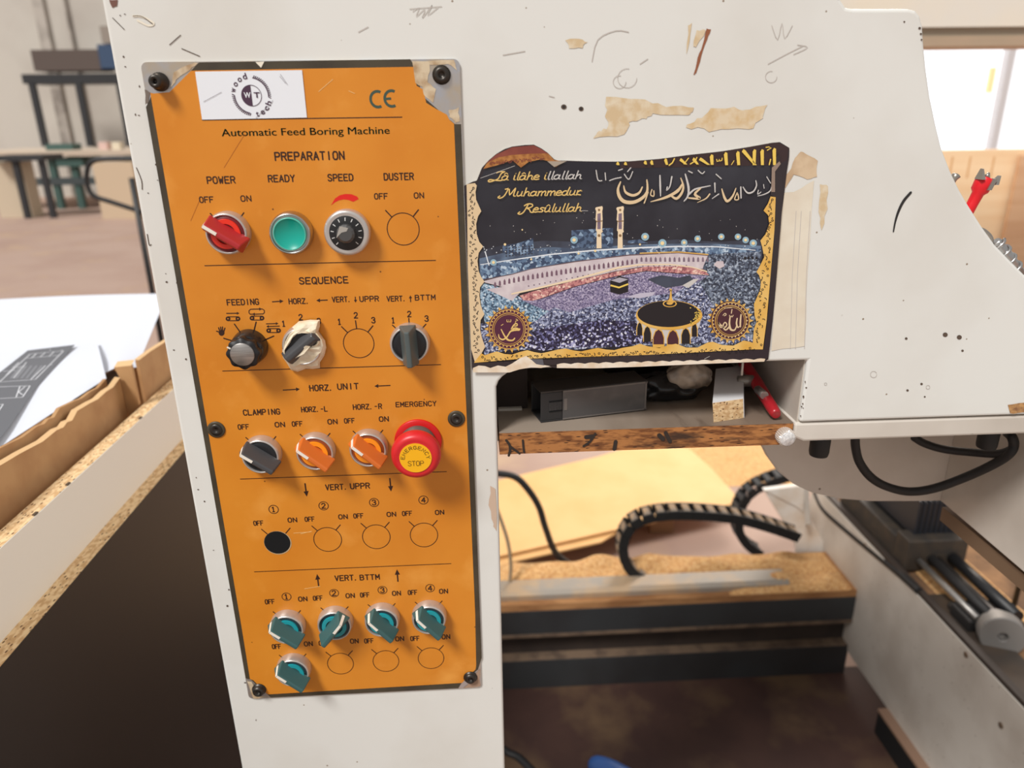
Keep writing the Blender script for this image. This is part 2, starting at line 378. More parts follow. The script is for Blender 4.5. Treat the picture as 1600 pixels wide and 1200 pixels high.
for (x, y, a) in ((881, 167, 4.5), (908, 170, 4), (1413, 34, 1.5), (1437, 44, 2.2), (1439, 53, 1.8), (1440, 62, 1.5), (1416, 529, 2.2), (1440, 600, 2), (1445, 620, 1.5), (1477, 523, 4), (1499, 527, 4), (1504, 548, 2), (1418, 610, 2)):
    sc.el(x, y, a, a * .9, DARKCHIP, 9)
sc.el(881, 167, 2.2, 2.2, MARKER, 8, .0001); sc.el(908, 170, 2, 2, MARKER, 8, .0001)
blob([(1574, 632), (1600, 628), (1620, 640), (1600, 646), (1578, 645)], M('rusty_chip', (196, 150, 96), .8, c2=(130, 90, 60), scale=200), jit=2)
for (x, y, r) in ((1365, 585, 5), (1450, 605, 3), (1290, 600, 2)):
    sc.rp([(x + r * math.cos(k * .45), y + r * math.sin(k * .45)) for k in range(14)], .8, PENCIL)
for k in range(26):   # knocks along the left edge and the niche edge
    y = random.uniform(20, 1150); x = 845 - (845 - 164) * (3760 - y) / 3760 + random.uniform(5, 34)
    sc.el(x, y, random.uniform(.6, 1.8), random.uniform(.6, 2.2), DARKCHIP, 7)
for k in range(7):
    y = random.uniform(585, 655); sc.el(1263 - (y - 560) * .13 + random.uniform(-1, 4), y, random.uniform(.6, 1.6), random.uniform(.8, 2), DARKCHIP, 7)
blob([(766, 760), (775, 765), (776, 830), (770, 820), (764, 790)], M('worn_edge', (206, 180, 158), .7), jit=1.5)
blob([(170, 0), (184, 0), (182, 10), (175, 12)], M('brown_chip', (120, 84, 74), .8), jit=.6)
hb.build('housing', mach, bevel=.0022, seg=3, angle=50)

# ------------------------------------------------------------------ control panel
YP = -.0016
pc = [P(219, 97, YP), P(718, 92, YP), P(752, 1074, YP), P(389, 1092, YP)]
X0 = (pc[0].x + pc[3].x) / 2; X1 = (pc[1].x + pc[2].x) / 2; Z1 = (pc[0].z + pc[1].z) / 2; Z0 = (pc[2].z + pc[3].z) / 2
pan = thing('control_panel', ((X0 + X1) / 2, 0, Z0), 'orange control panel with rotary switches on the left column of the white machine', 'control panel')
def rrect(x0, z0, x1, z1, r, y, n=5):
    o = []
    for cx, cz, a in ((x1 - r, z1 - r, 0), (x0 + r, z1 - r, 90), (x0 + r, z0 + r, 180), (x1 - r, z0 + r, 270)):
        for k in range(n + 1):
            q = math.radians(a + 90 * k / n); o.append((cx + r * math.cos(q), y, cz + r * math.sin(q)))
    return o
pb = MB(); pb.prism(rrect(X0, Z0, X1, Z1, .004, YP), (0, .0016, 0), ALU)
plate = pb.build('face_plate', pan)
art = Flat(YP - .0001)
art.pg([(311, 97.5), (641, 92.5), (648, 104), (660, 150), (700, 185), (711, 194), (720.4, 194), (752.6, 1028), (750, 1036), (747, 1046), (740, 1052), (722, 1066), (716, 1075.5), (423, 1090), (417, 1084), (392, 1062), (384, 1060), (228, 167), (233, 158), (236, 150), (264, 145), (298, 111)], BORDER)
art.pg([(298.5, 110.5), (647.5, 104.4), (649, 120), (651, 134), (661.6, 140), (664, 152), (666, 160.6), (681, 170), (698, 179), (702, 187), (709.4, 193.4), (742.5, 960), (744, 1040), (743, 1046), (722, 1067), (470, 1082), (418.7, 1085), (412, 1080), (396, 1063), (390.6, 1061), (377.5, 980), (234.7, 145), (240, 146), (264.7, 144)], ORANGE, .0001)
ar = .0003
art.pg([(399, 97), (413, 96), (408, 106)], PAINTHI, ar)
y0 = art.y; art.y = y0 - .0002
def blobp(pts, m, jit=1.2):
    o = []
    for i in range(len(pts)):
        a, b = pts[i], pts[(i + 1) % len(pts)]
        for k in range(3): o.append((a[0] + (b[0] - a[0]) * k / 3 + random.uniform(-jit, jit), a[1] + (b[1] - a[1]) * k / 3 + random.uniform(-jit, jit)))
    art.pg(o, m)
blobp([(645, 95), (710, 94), (714, 110), (700, 100), (672, 102), (668, 128), (682, 140), (676, 160), (664, 152), (660, 136), (650, 130)], GLUE)
blobp([(702, 172), (716, 168), (718, 190), (712, 193), (702, 182)], GLUE)
blobp([(272, 112), (300, 99), (308, 99), (296, 109), (276, 124), (266, 138)], GLUE)
blobp([(226, 140), (234, 144), (232, 160), (228, 164)], M('dark_scuff', (120, 108, 98), .7), .8)
blobp([(386, 1064), (394, 1066), (404, 1088), (420, 1089), (396, 1092)], GLUE, .8)
blobp([(745, 1050), (750, 1045), (750, 1072), (724, 1075), (733, 1068)], M('worn_brown', (170, 140, 118), .7), .8)
T = lambda s, xl, yb, xr, cap, w=.2, m=INK: stroke_text(art, s, xl, yb, xr, cap, m, w)
font_text(art, 'Automatic Feed Boring Machine', 346.5, 213, 609, 11.5, INKG)
font_text(art, 'Automatic Feed Boring Machine', 347.1, 213, 609.6, 11.5, INKG)
T('PREPARATION', 430.5, 250.6, 538, 12)
for s, a, b, c in (('POWER', 324.5, 286.7, 367.5), ('READY', 420, 284.3, 460.5), ('SPEED', 513, 282.8, 551.7), ('DUSTER', 600.6, 281.3, 646)): T(s, a, b, c, 10)
T('OFF', 312.6, 316.5, 333.5, 8.5); T('ON', 377, 314.5, 392.5, 8.3); T('OFF', 585.6, 311, 605.5, 8.3); T('ON', 647.5, 309.6, 662, 8.2)
T('SEQUENCE', 468.5, 443.8, 544, 9.6)
T('FEEDING', 355.5, 476.8, 404.5, 8.4); T('HORZ.', 452, 474.8, 484, 7.8); T('VERT.', 519.6, 472, 549, 7.8); T('UPPR', 562.5, 471.2, 591.6, 7.8); T('VERT.', 605, 470.8, 635, 7.6); T('BTTM', 649, 469, 680, 7.6)
for s, x, y in (('1', 441, 510), ('2', 467.5, 500), ('3', 496, 506), ('1', 528, 507), ('2', 553.6, 497), ('3', 581, 504.6), ('1', 612, 504.8), ('2', 637, 495), ('3', 664, 502)): T(s, x, y, x + 5.2, 8.4)
T('HORZ.', 484.5, 610.8, 521, 8.5); T('UNIT', 528, 608.5, 560, 8.5)
T('CLAMPING', 381, 648.8, 437.5, 8); T('HORZ.-L', 471.5, 643.8, 511.5, 7.4); T('HORZ.-R', 552.3, 639.8, 596.5, 7.4); T('EMERGENCY', 619, 635.8, 681.5, 7)
T('VERT.', 509.4, 765.6, 544, 8); T('UPPR', 548, 763.8, 577.5, 8); T('VERT.', 524, 907.6, 560, 7.8); T('BTTM', 563, 906.3, 593, 7.6)
OFF = [(372.6, 670.8, 389), (457, 666, 472.5), (538.5, 661.2, 554), (397, 821, 411.3), (477, 814.8, 491.3), (553, 809.6, 567.5), (629, 805.8, 643.5), (415, 943.8, 429), (490, 938.2, 504), (563.5, 933.2, 577), (638, 929.3, 651.5),
       (426, 1013.8, 439), (570, 1005, 583.5), (642, 1001.2, 655), (499, 1008.5, 512)]
ON = [(430.3, 667.2, 445), (512.7, 662.6, 527), (593, 658.4, 607), (450.5, 816, 464), (529.6, 810.9, 543), (605, 807, 618.5), (680.5, 804, 693.5), (467, 939.4, 480), (541, 934.2, 554), (613.5, 930.4, 626), (687, 927.3, 699.5), (476, 1009.5, 488.5), (548, 1005.2, 560), (618.5, 1001.6, 631), (691, 998.5, 703)]
for a, b, c in OFF: T('OFF', a, b, c, 6.6 if b > 700 else 7)
for a, b, c in ON: T('ON', a, b, c, 6.4 if b > 700 else 7, .22)
def arrow(x0, y0, x1, y1, w=1.7, hl=6, hw=6):
    dx, dy = x1 - x0, y1 - y0; l = math.hypot(dx, dy); dx /= l; dy /= l
    bx, by = x1 - dx * hl, y1 - dy * hl
    art.rp([(x0, y0), (bx, by)], w, INK, caps=False)
    art.pg([(x1, y1), (bx - dy * hw / 2, by + dx * hw / 2), (bx + dy * hw / 2, by - dx * hw / 2)], INK)
for a in ((425, 471.6, 443, 470.4), (512, 468.8, 494, 469.6), (442, 609.6, 468.5, 608), (610, 602.2, 585, 603.4)): arrow(*a)
for a in ((555, 463.5, 555.6, 473), (641.6, 472, 641.2, 461.5)): arrow(*a, w=1.5, hl=4.5, hw=5)
for a in ((476.4, 755, 479.4, 776), (609, 747, 611, 768), (498, 916.5, 495.4, 897), (621.8, 909, 620.2, 889.5)): arrow(*a, w=2.2, hl=8.5, hw=8)
for a, b in (((316, 187.4), (628, 183)), ((320, 415), (680.5, 407)), ((348, 581), (688.5, 568.5)), ((376, 751.5), (697.5, 734)), ((398, 896.2), (704.5, 878))):
    b = (b[0], b[1]); p, q = art.W(a), art.W(b); q.z = p.z = (p.z + q.z) / 2
    art.rib([p, q], .0006, INK)
def circ(cx, cy, r, w, n=40):
    c = art.W((cx, cy))
    vs = []
    for k in range(n):
        q = 2 * math.pi * k / n
        for rr in (r - w / 2, r + w / 2): vs.append((c.x + rr * math.cos(q), art.y, c.z + rr * math.sin(q)))
    art.add(vs, [(2 * k, 2 * k + 1, (2 * k + 3) % (2 * n), (2 * k + 2) % (2 * n)) for k in range(n)], INK)
def tick(cx, cy, deg, r0=.0112, r1=.0172, w=.0008):
    c = art.W((cx, cy)); q = math.radians(90 - deg)
    art.rib([c + Vector((math.cos(q), 0, math.sin(q))) * r for r in (r0, r1)], w, INK)
for cx, cy, a in ((630, 358, 2), (560.5, 536.5, 3), (512, 843, 2), (588, 838.8, 2), (662.5, 836, 2), (532, 1037, 2), (603, 1033, 2), (673.5, 1028.5, 2)):
    circ(cx, cy, .0111, .0006)
    for d in (-41, 41): tick(cx, cy, d)
    if a == 3: tick(cx, cy, -3)
SW = {'power': (359, 363), 'ready': (457, 363), 'speed': (545, 361), 'feed': (391, 541), 'horz': (475, 537), 'bttm': (641, 534), 'clamp': (411, 707), 'hl': (495, 702), 'hr': (577, 697), 'emg': (653.5, 689),
      'b1': (451, 975), 'b2': (525, 969), 'b3': (598, 964), 'b4': (671, 960), 'b5': (460, 1042), 'hole': (434, 848)}
for k in ('power', 'clamp', 'hl', 'hr', 'b1', 'b2', 'b3', 'b4', 'b5', 'hole'):
    for d in (-41, 41): tick(*SW[k], d)
for d in (-43, 0, 43): tick(*SW['bttm'], d, .0112, .0178)
for d in (-70, -28, 20, 68): tick(*SW['feed'], d, .0118, .0192, .0009)
for s, x, y in (('1', 427.5, 796), ('2', 505.6, 790.4), ('3', 584.5, 785.2), ('4', 661.6, 781.3), ('1', 447.7, 932.4), ('2', 522, 926.8), ('3', 597.6, 922), ('4', 672, 919)):
    circ(x, y, .0037, .0006, 24); T(s, x - 2.7, y + 3.8, x + 2.9, 7.4, .2)
art.pg([(517, 321), (523.5, 310), (531, 305), (540, 303), (549, 303.5), (558, 307), (560.5, 311), (552, 315.4), (544.5, 312.5), (537, 311.6), (529.5, 313), (523.5, 316)], REDP)
for cx, cy, r0, r1, q0, q1 in ((590, 155, 9, 13, 62, 298), (612, 154, 9, 13, 62, 298)):       # the two round letters
    c = art.W((cx, cy)); k1 = (art.W((cx + 1, cy)) - c).x
    vs = []; n = 20
    for i in range(n + 1):
        q = math.radians(q0 + (q1 - q0) * i / n)
        for r in (r0 * k1, r1 * k1): vs.append((c.x + r * math.cos(q), art.y, c.z + r * math.sin(q) * 1.05))
    art.add(vs, [(2 * i, 2 * i + 1, 2 * i + 3, 2 * i + 2) for i in range(n)], CEG)
art.rp([(602, 154.5), (611, 154)], 3.4, CEG, caps=False)
# feeding symbols
def conv(cx, cy, w=23, h=7.5):
    for s in (-1, 1):
        art.el(cx + s * (w / 2 - h / 2), cy, h / 2, h / 2, INK, 16); art.el(cx + s * (w / 2 - h / 2), cy, 1.1, 1.1, ORANGE, 10, .00008)
    art.rp([(cx - w / 2 + h / 2, cy - h / 2 + .7), (cx + w / 2 - h / 2, cy - h / 2 + .7)], 1.4, INK); art.rp([(cx - w / 2 + h / 2, cy + h / 2 - .7), (cx + w / 2 - h / 2, cy + h / 2 - .7)], 1.4, INK)
conv(364, 498); arrow(353.5, 489.7, 374, 489.4, 1.6, 4, 4.5)
conv(401.5, 497); art.rp([(391, 491), (389, 489), (389, 485.5), (391.5, 483.2), (410, 482.8), (413, 485), (413, 488.5), (411, 490.5), (391, 491)], 1.5, INK); arrow(395, 483, 409, 482.8, 1.6, 4, 5); arrow(408, 490.6, 394, 491, 1.6, 4, 5)
conv(427.5, 516.5); arrow(415.6, 506, 435, 505.4, 1.5, 4, 4.5); arrow(437, 509.5, 416, 510.2, 1.5, 4, 4.5)
art.el(346.2, 520, 4.6, 4.8, INK, 14); art.rp([(343.5, 519), (338.4, 517.5)], 1.9, INK)
for a, b in (((343.5, 518), (341.5, 512)), ((345.5, 517), (344.6, 511)), ((347.5, 517), (347.6, 510.8)), ((349.6, 518), (351.4, 512.5))): art.rp([a, b], 1.8, INK)
SCR = M('fine_scratch', (238, 190, 120), .5)
for st in ([(382, 210), (350, 262)], [(313, 310), (298, 345)]): art.rp(st, .6, M('brown_scratch', (176, 100, 26), .5))
for st in ([(498, 143), (520, 124)], [(470, 834), (487, 830)], [(476, 920), (500, 916)], [(459, 833), (486, 831)], [(545, 142), (554, 146)]): art.rp(st, 1.0, SCR)
# hole left by a missing switch
c = art.W(SW['hole']); n = 32
art.add([(c.x + .0109 * math.cos(2 * math.pi * k / n), art.y - .0001, c.z + .0109 * math.sin(2 * math.pi * k / n)) for k in range(n)], [tuple(range(n))], M('bare_rim', (214, 190, 150), .4, .3))
art.add([(c.x - .0003 + .0104 * math.cos(2 * math.pi * k / n), art.y - .0002, c.z + .0003 + .0104 * math.sin(2 * math.pi * k / n)) for k in range(n)], [tuple(range(n))], HOLE)
art.y = y0
art.build('printed_face', pan)

# screws of the panel
def screw(px, py, r=.0052, h=.004, flush=False):
    c = P(px, py, YP - .0003); b = MB()
    if flush:
        b.lathe(c, [(.0066, 0), (.0066, .0006), (.0058, .001), (.0046, .0008)], BORDER, 28)
        b.lathe(c, [(.0046, .0009), (.0044, .0016), (.0022, .0018), (.0017, .001), (0, .0008)], DKMET, 24)
    else:
        b.lathe(c, [(r * 1.16, 0), (r * 1.16, .0008), (r, .001), (r, h * .5), (r * .8, h * .9), (r * .45, h), (r * .36, h * .5), (0, h * .45)], DKMET, 26)
    o = b.build('screw', pan, origin=c); return o
screw(690, 117, h=.003); screw(713, 654, flush=True); screw(338, 671, flush=True); screw(405, 1077, h=.005); screw(735, 1058, h=.004)
c = P(250, 128, YP - .0003); b = MB()
b.lathe(c, [(.0058, 0), (.0058, .001), (.005, .0012), (.005, .002), (.0042, .0025), (.0042, .008), (.0036, .0092), (.0018, .0095), (.0014, .006), (0, .006)], DKMET, 26)
b.build('screw', pan, origin=c)

# switches
def swc(k): return P(SW[k][0], SW[k][1], YP - .0003)
RING = [(.0147, 0), (.0147, .0042), (.0143, .0062), (.0139, .0078), (.0135, .0085), (.0128, .0087), (.0124, .0082), (.0122, .0070)]
PTR = M('white_pointer', (238, 232, 220), .45)
def selector(k, ang, base, side, bright, label, mark=True, hgt=.0205, disc=True):
    c = swc(k); fr = front(c)
    b = MB(); b.lathe(c, RING, CHROME, 44); b.lathe(c, [(.0124, .007), (.0117, .0078), (.0085, .0080), (0, .0080)], base, 40)
    root = b.build('selector_switch', pan, origin=c); root['label'] = label
    q = math.radians(ang); ca, sa = math.cos(q), math.sin(q)
    L = lambda a, bb, w: fr(a * ca - bb * sa, a * sa + bb * ca, w)
    if bright:
        for s in (-1, 1):
            b = MB(); n = 16; vs = []
            for i in range(n + 1):
                t = math.radians(s * (22 + 136 * i / n))
                for r in (.0066, .0102): vs.append(L(r * math.cos(t), r * math.sin(t), .0082)); 
            for i in range(n + 1):
                t = math.radians(s * (22 + 136 * i / n))
                for r in (.0070, .0100): vs.append(L(r * math.cos(t), r * math.sin(t), .0094))
            o = 2 * (n + 1)
            fs = []
            for i in range(n):
                fs += [(o + 2 * i, o + 2 * i + 1, o + 2 * i + 3, o + 2 * i + 2), (2 * i, 2 * i + 2, o + 2 * i + 2, o + 2 * i), (2 * i + 1, o + 2 * i + 1, o + 2 * i + 3, 2 * i + 3)]
            b.add(vs, fs, bright); b.build('lens_crescent', root)
    h0 = .0074
    b = MB()
    b.hexa([L(-.0152, -.0062, h0), L(.0150, -.0062, h0), L(.0150, .0062, h0), L(-.0152, .0062, h0),
            L(-.0138, -.0017, hgt), L(.0128, -.0017, hgt), L(.0128, .0017, hgt), L(-.0138, .0017, hgt)], side)
    b.build('grip', root, bevel=.0009, seg=2)
    if mark:
        b = MB()
        b.hexa([L(.0030, -.0011, hgt - .0004), L(.0124, -.0011, hgt - .0004), L(.0124, .0011, hgt - .0004), L(.0030, .0011, hgt - .0004),
                L(.0030, -.0011, hgt + .0002), L(.0126, -.0011, hgt + .0002), L(.0126, .0011, hgt + .0002), L(.0030, .0011, hgt + .0002)], PTR)
        b.hexa([L(.0146, -.0012, h0 + .0022), L(.0149, -.0012, h0 + .0022), L(.0149, .0012, h0 + .0022), L(.0146, .0012, h0 + .0022),
                L(.0124, -.0011, hgt - .0004), L(.0131, -.0011, hgt - .0002), L(.0131, .0011, hgt - .0002), L(.0124, .0011, hgt - .0004)], PTR)
        b.build('pointer_mark', root)
    return root
DRED = M('dark_red_plastic', (112, 18, 26), .35); RED2 = M('red_grip_plastic', (176, 42, 46), .35); LRED = M('bright_red_lens', (236, 52, 30), .3)
DTEAL = M('dark_teal_plastic', (16, 46, 56), .35); TEAL2 = M('teal_grip_plastic', (58, 96, 96), .4); LTEAL = M('bright_teal_lens', (30, 152, 162), .3)
DOR = M('dark_orange_plastic', (150, 66, 18), .35); OR2 = M('orange_grip_plastic', (216, 112, 44), .35); LOR = M('bright_orange_lens', (250, 150, 24), .3)
DGR = M('black_switch_disc', (26, 29, 33), .35); GR2 = M('charcoal_grip_plastic', (72, 72, 74), .38); GG2 = M('grey_green_grip', (82, 92, 92), .4)
selector('power', 146, DRED, RED2, LRED, 'red selector switch under POWER, turned to OFF')
selector('bttm', 92, DGR, GG2, None, 'black selector switch standing upright under VERT. BTTM', mark=False)
selector('clamp', 143, DGR, GR2, None, 'black selector switch under CLAMPING')
selector('hl', 139, DOR, OR2, LOR, 'orange selector switch under HORZ.-L')
selector('hr', 137, DOR, OR2, LOR, 'orange selector switch under HORZ.-R')
selector('b1', 139, DTEAL, TEAL2, LTEAL, 'teal selector switch below circled 1 in the VERT. BTTM row')
selector('b2', 52, DTEAL, TEAL2, LTEAL, 'teal selector switch turned to ON below circled 2')
selector('b3', 130, DTEAL, TEAL2, LTEAL, 'teal selector switch below circled 3 in the VERT. BTTM row')
selector('b4', 130, DTEAL, TEAL2, LTEAL, 'teal selector switch below circled 4 in the VERT. BTTM row')
selector('b5', 137, DTEAL, TEAL2, LTEAL, 'lowest teal selector switch, alone near the bottom left screw')
tp = selector('horz', 38, DGR, GR2, None, 'selector switch wrapped in torn cream masking tape', mark=False, hgt=.0130)
# masking tape on that switch
po = [(441, 547), (444, 532), (452, 515), (467, 502), (485, 499.5), (500, 500), (500, 510), (497.5, 518), (508, 532), (510, 543), (507, 555), (500, 566), (500, 575), (489, 576.5), (478, 576), (465, 581), (455, 578.5), (448, 567), (442, 559)]
ph = [(445, 547), (448, 543), (453, 536), (457, 528), (464, 522), (472, 520.5), (481, 521), (488, 524), (493, 530), (495, 536), (491, 540), (482, 541), (473, 541.5), (466, 546), (459, 552), (452, 558), (448, 560), (446, 556), (445, 551)]
b = MB(); n = len(po); TAPE = M('masking_tape', (238, 226, 202), .6, c2=(222, 204, 172), scale=90, detail=6, bump=.5)
rings = []
for j, (t, y) in enumerate(((0, -.0035), (.12, -.0075), (.35, -.0102), (.6, -.0112), (.85, -.0122), (1, -.0118))):
    for i in range(n):
        a, h = po[i], ph[i]; jt = .0008 if 0 < j < 5 else 0
        px = a[0] + (h[0] - a[0]) * t; py = a[1] + (h[1] - a[1]) * t
        v = P(px, py, y + random.uniform(-jt, jt)); rings.append(v)
b.add(rings, [(j * n + i, j * n + (i + 1) % n, (j + 1) * n + (i + 1) % n, (j + 1) * n + i) for j in range(5) for i in range(n)], TAPE)
b.poly([P(452, 558, -.0128), P(449, 566, -.0125), P(475, 553, -.0145), P(485, 541, -.015), P(478, 540, -.0152)], TAPE)
b.build('masking_tape', tp)
# push button
c = swc('ready'); b = MB(); b.lathe(c, RING, STEEL, 44); b.lathe(c, [(.0124, .007), (.0110, .0065)], BLACK, 40)
r = b.build('push_button', pan, origin=c); r['label'] = 'round green push button under READY'
b = MB(); G1 = M('green_button', (14, 164, 146), .3); G2 = M('green_button_rim', (90, 186, 166), .3)
b.lathe(c, [(.0112, .0055), (.0112, .0088), (.0108, .0092), (.0103, .0092), (.0103, .0085), (0, .0085)], G2, 40); b.lathe(c, [(.0103, .0092), (.0099, .0086), (0, .0086)], G1, 40); b.build('button_cap', r)
# speed dial
c = swc('speed'); b = MB(); b.lathe(c, [(.0150, 0), (.0156, .002), (.0156, .008), (.0149, .0098), (.0135, .0104), (.0124, .0100)], CHROME, 48)
r = b.build('speed_dial', pan, origin=c); r['label'] = 'silver ringed speed dial with black scale'
b = MB(); b.lathe(c, [(.0124, .0098), (.008, .0112), (0, .0112)], BLACK, 40)
for k in range(11):
    q = math.radians(225 - 27 * k); fr = front(c)
    b.add([fr(math.cos(q + s * .03) * rr, math.sin(q + s * .03) * rr, .0114 if rr < .009 else .0107) for s, rr in ((-1, .0084), (1, .0084), (1, .0106), (-1, .0106))], [(0, 1, 2, 3)], M('dial_marks', (206, 206, 204), .5))
b.build('dial_scale', r)
b = MB(); fr = front(c); b.lathe(c, [(.0066, .011), (.0062, .0145), (.0046, .0160), (0, .0160)], M('dial_knob_grey', (92, 92, 92), .35, .5), 14, smooth=False)
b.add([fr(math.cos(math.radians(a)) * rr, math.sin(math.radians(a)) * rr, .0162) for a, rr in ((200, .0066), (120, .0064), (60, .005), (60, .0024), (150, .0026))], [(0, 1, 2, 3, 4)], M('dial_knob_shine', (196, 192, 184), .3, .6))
b.build('dial_knob', r)
# feeding knob
c = swc('feed'); b = MB(); b.lathe(c, [(.0130, 0), (.0128, .004), (.0118, .012), (.0108, .0135)], M('glossy_black_skirt', (38, 36, 36), .22, .2), 44)
r = b.build('feeding_knob', pan, origin=c); r['label'] = 'black fluted knob with silver cap under FEEDING'
b = MB(); b.lathe(c, [(.0100, .011), (.0112, .0125), (.0112, .0185), (.0106, .0195), (0, .0195)], BLACK, 72, wob=lambda q: 1 + .055 * math.cos(8 * q)); b.build('fluted_grip', r)
b = MB(); b.lathe(c, [(.0084, .0194), (.0084, .0202), (.0080, .0206), (0, .0206)], STEELM, 40); b.build('silver_cap', r)
b = MB(); fr = front(c); q = math.radians(150)
b.add([fr(math.cos(q) * rr - math.sin(q) * s, math.sin(q) * rr + math.cos(q) * s, .0197) for rr, s in ((.0088, -.0006), (.0114, -.0006), (.0114, .0006), (.0088, .0006))], [(0, 1, 2, 3)], PTR); b.build('pointer_mark', r)
# emergency stop
c = swc('emg'); EM = M('red_mushroom', (216, 38, 44), .38, c2=(206, 30, 36), scale=60); EMF = M('red_flange', (206, 14, 16), .4)
b = MB(); b.lathe(c, [(.0182, 0), (.0182, .0014), (.0176, .002), (.012, .0022)], EMF, 56)
r = b.build('emergency_stop', pan, origin=c); r['label'] = 'large red emergency stop mushroom button with yellow centre'
b = MB(); b.lathe(c, [(.0138, .0018), (.0138, .007), (.0128, .0075), (.0128, .018)], M('grey_collar', (110, 100, 94), .4, .4), 48); b.build('collar', r)
b = MB(); b.lathe(c, [(.0125, .0170), (.0162, .0178), (.0182, .0202), (.0186, .0232), (.0180, .0265), (.0164, .0290), (.0138, .0300), (.0130, .0296), (.0118, .0300), (0, .0300)], EM, 64); b.build('mushroom_head', r)
YD = M('yellow_label_disc', (250, 184, 18), .4); b = Flat(c.y - .03025); fr = front(c)
b.add([fr(.0118 * math.cos(2 * math.pi * k / 40), .0118 * math.sin(2 * math.pi * k / 40), .03025) for k in range(40)], [tuple(range(40))], YD)
b.y = c.y - .0304; LG = M('label_ink', (128, 96, 8), .5); LG2 = M('label_ink_dark', (74, 66, 10), .5)
for i, ch in enumerate('EMERGENCY'):
    t = math.radians(172 - 164 * i / 8); o = Vector((c.x, 0, c.z - .001)) + Vector((math.cos(t), 0, math.sin(t))) * .0081; q = t - math.pi / 2
    for st in G[ch]:
        b.rib([o + Vector(((x - 2) * .00050 * math.cos(q) - y * .00042 * math.sin(q), 0, (x - 2) * .00050 * math.sin(q) + y * .00042 * math.cos(q))) for x, y in st], .00042, LG2)
for i, ch in enumerate('STOP'):
    for st in G[ch]: b.rib([Vector((c.x - .0057 + i * .0030 + x * .00057, 0, c.z - .0062 + y * .00062)) for x, y in st], .0005, LG)
b.build('label_disc', r)

# white logo sticker
st = Flat(YP - .0006)
lc = P(393, 149.4, YP - .0008); s1 = (P(394, 149.4, YP - .0008) - lc).x
b = MB(); b.prism([P(*q, YP - .0004) for q in ((305, 112), (472, 109.6), (479.7, 183.7), (316, 187))], (0, -.0003, 0), STKW)
lg = b.build('logo_sticker'); tag(lg, 'white rectangular sticker with round purple gear logo at the top of the orange panel', 'sticker')
fl = Flat(YP - .0009)
pt = lambda r, d: Vector((lc.x + r * s1 * math.cos(math.radians(d)), 0, lc.z + r * s1 * math.sin(math.radians(d))))
fl.rib([pt(15.5, d) for d in range(0, 361, 10)], .9 * s1, PURP, caps=False)
fl.add([Vector((v.x, fl.y, v.z)) for v in [pt(15.5, d) for d in range(90, 271, 10)]], [tuple(range(19))], PURP)
for a0, a1 in ((-5, 82), (178, 262)):
    fl.rib([pt(26.5, d) for d in range(a0, a1 + 1, 5)], 1.3 * s1, PURP, caps=False)
    d = a0
    while d <= a1: fl.rib([pt(26.5, d), pt(30.5, d - 3)], 1.2 * s1, PURP, caps=False); d += 5.5
for txt, angs, flip in (('wood', (163, 143, 123, 104), 0), ('tech', (282, 300, 318, 336), 0)):
    for ch, d in zip(txt, angs):
        q = math.radians(d - 90 if txt == 'wood' else d + 90)
        font_text(fl, ch, 0, 0, 0, 0, PURP, offset=.02, three=(pt(25 if txt == 'wood' else 32, d), q, 6.5 * s1 if ch != 't' else 4.5 * s1, 9 * s1))
fl.y -= .0001
font_text(fl, 'W', 0, 0, 0, 0, STKW, offset=.02, three=(pt(7, 205), 0, 10.5 * s1, 8 * s1)); font_text(fl, 'T', 0, 0, 0, 0, PURP, offset=.02, three=(pt(9, 340), 0, 9.5 * s1, 8 * s1))
for stt in ([(318, 159), (346, 144)], [(438, 116), (449, 132)], [(437, 119), (446, 130)], [(426, 157), (424, 161), (400, 184)]): fl.rp(stt, .7, M('grey_scratch', (150, 146, 150), .6))
fl.build('printed_logo', lg)
# ------------------------------------------------------------------ poster
NIGHT = M('poster_night', (38, 36, 44), .3, c2=(58, 58, 66), scale=18, lo=.45, hi=.75)
PBORD = M('poster_dark_edge', (52, 44, 46), .35, c2=(42, 32, 40), scale=14)
GOLD = M('poster_gold', (224, 172, 76), .4, c2=(236, 196, 116), scale=40)
PGOLD = M('poster_pale_gold', (226, 200, 160), .4)
GOLDW = M('poster_gold_lettering', (232, 196, 120), .4)
GOLDT = M('poster_bright_gold', (240, 206, 96), .4)
SILV = M('poster_silver_lettering', (206, 202, 198), .4)
REDB = M('poster_red_brown', (128, 62, 52), .45, c2=(148, 78, 62), scale=60)
TAND = M('poster_tan_ornament', (186, 126, 66), .45, c2=(150, 92, 44), scale=260)
TORN = M('torn_white_paper', (238, 226, 208), .7, c2=(226, 204, 176), scale=120)
def speckle(name, cols, scale, rough=.35):
    if name in MATS: return MATS[name]
    m = bpy.data.materials.new(name); m.use_nodes = True; N = m.node_tree.nodes; L = m.node_tree.links; b = N['Principled BSDF']
    b.inputs['Roughness'].default_value = rough
    tc = N.new('ShaderNodeTexCoord'); vo = N.new('ShaderNodeTexVoronoi'); vo.inputs['Scale'].default_value = scale
    L.new(tc.outputs['Object'], vo.inputs['Vector'])
    sx = N.new('ShaderNodeSeparateColor'); L.new(vo.outputs['Color'], sx.inputs[0])
    r = N.new('ShaderNodeValToRGB'); r.color_ramp.interpolation = 'CONSTANT'
    e = r.color_ramp.elements
    while len(e) < len(cols): e.new(.5)
    for i, (p, c) in enumerate(cols): e[i].position = p; e[i].color = lin(c)
    L.new(sx.outputs[0], r.inputs[0]); L.new(r.outputs[0], b.inputs['Base Color']); MATS[name] = m
    return m
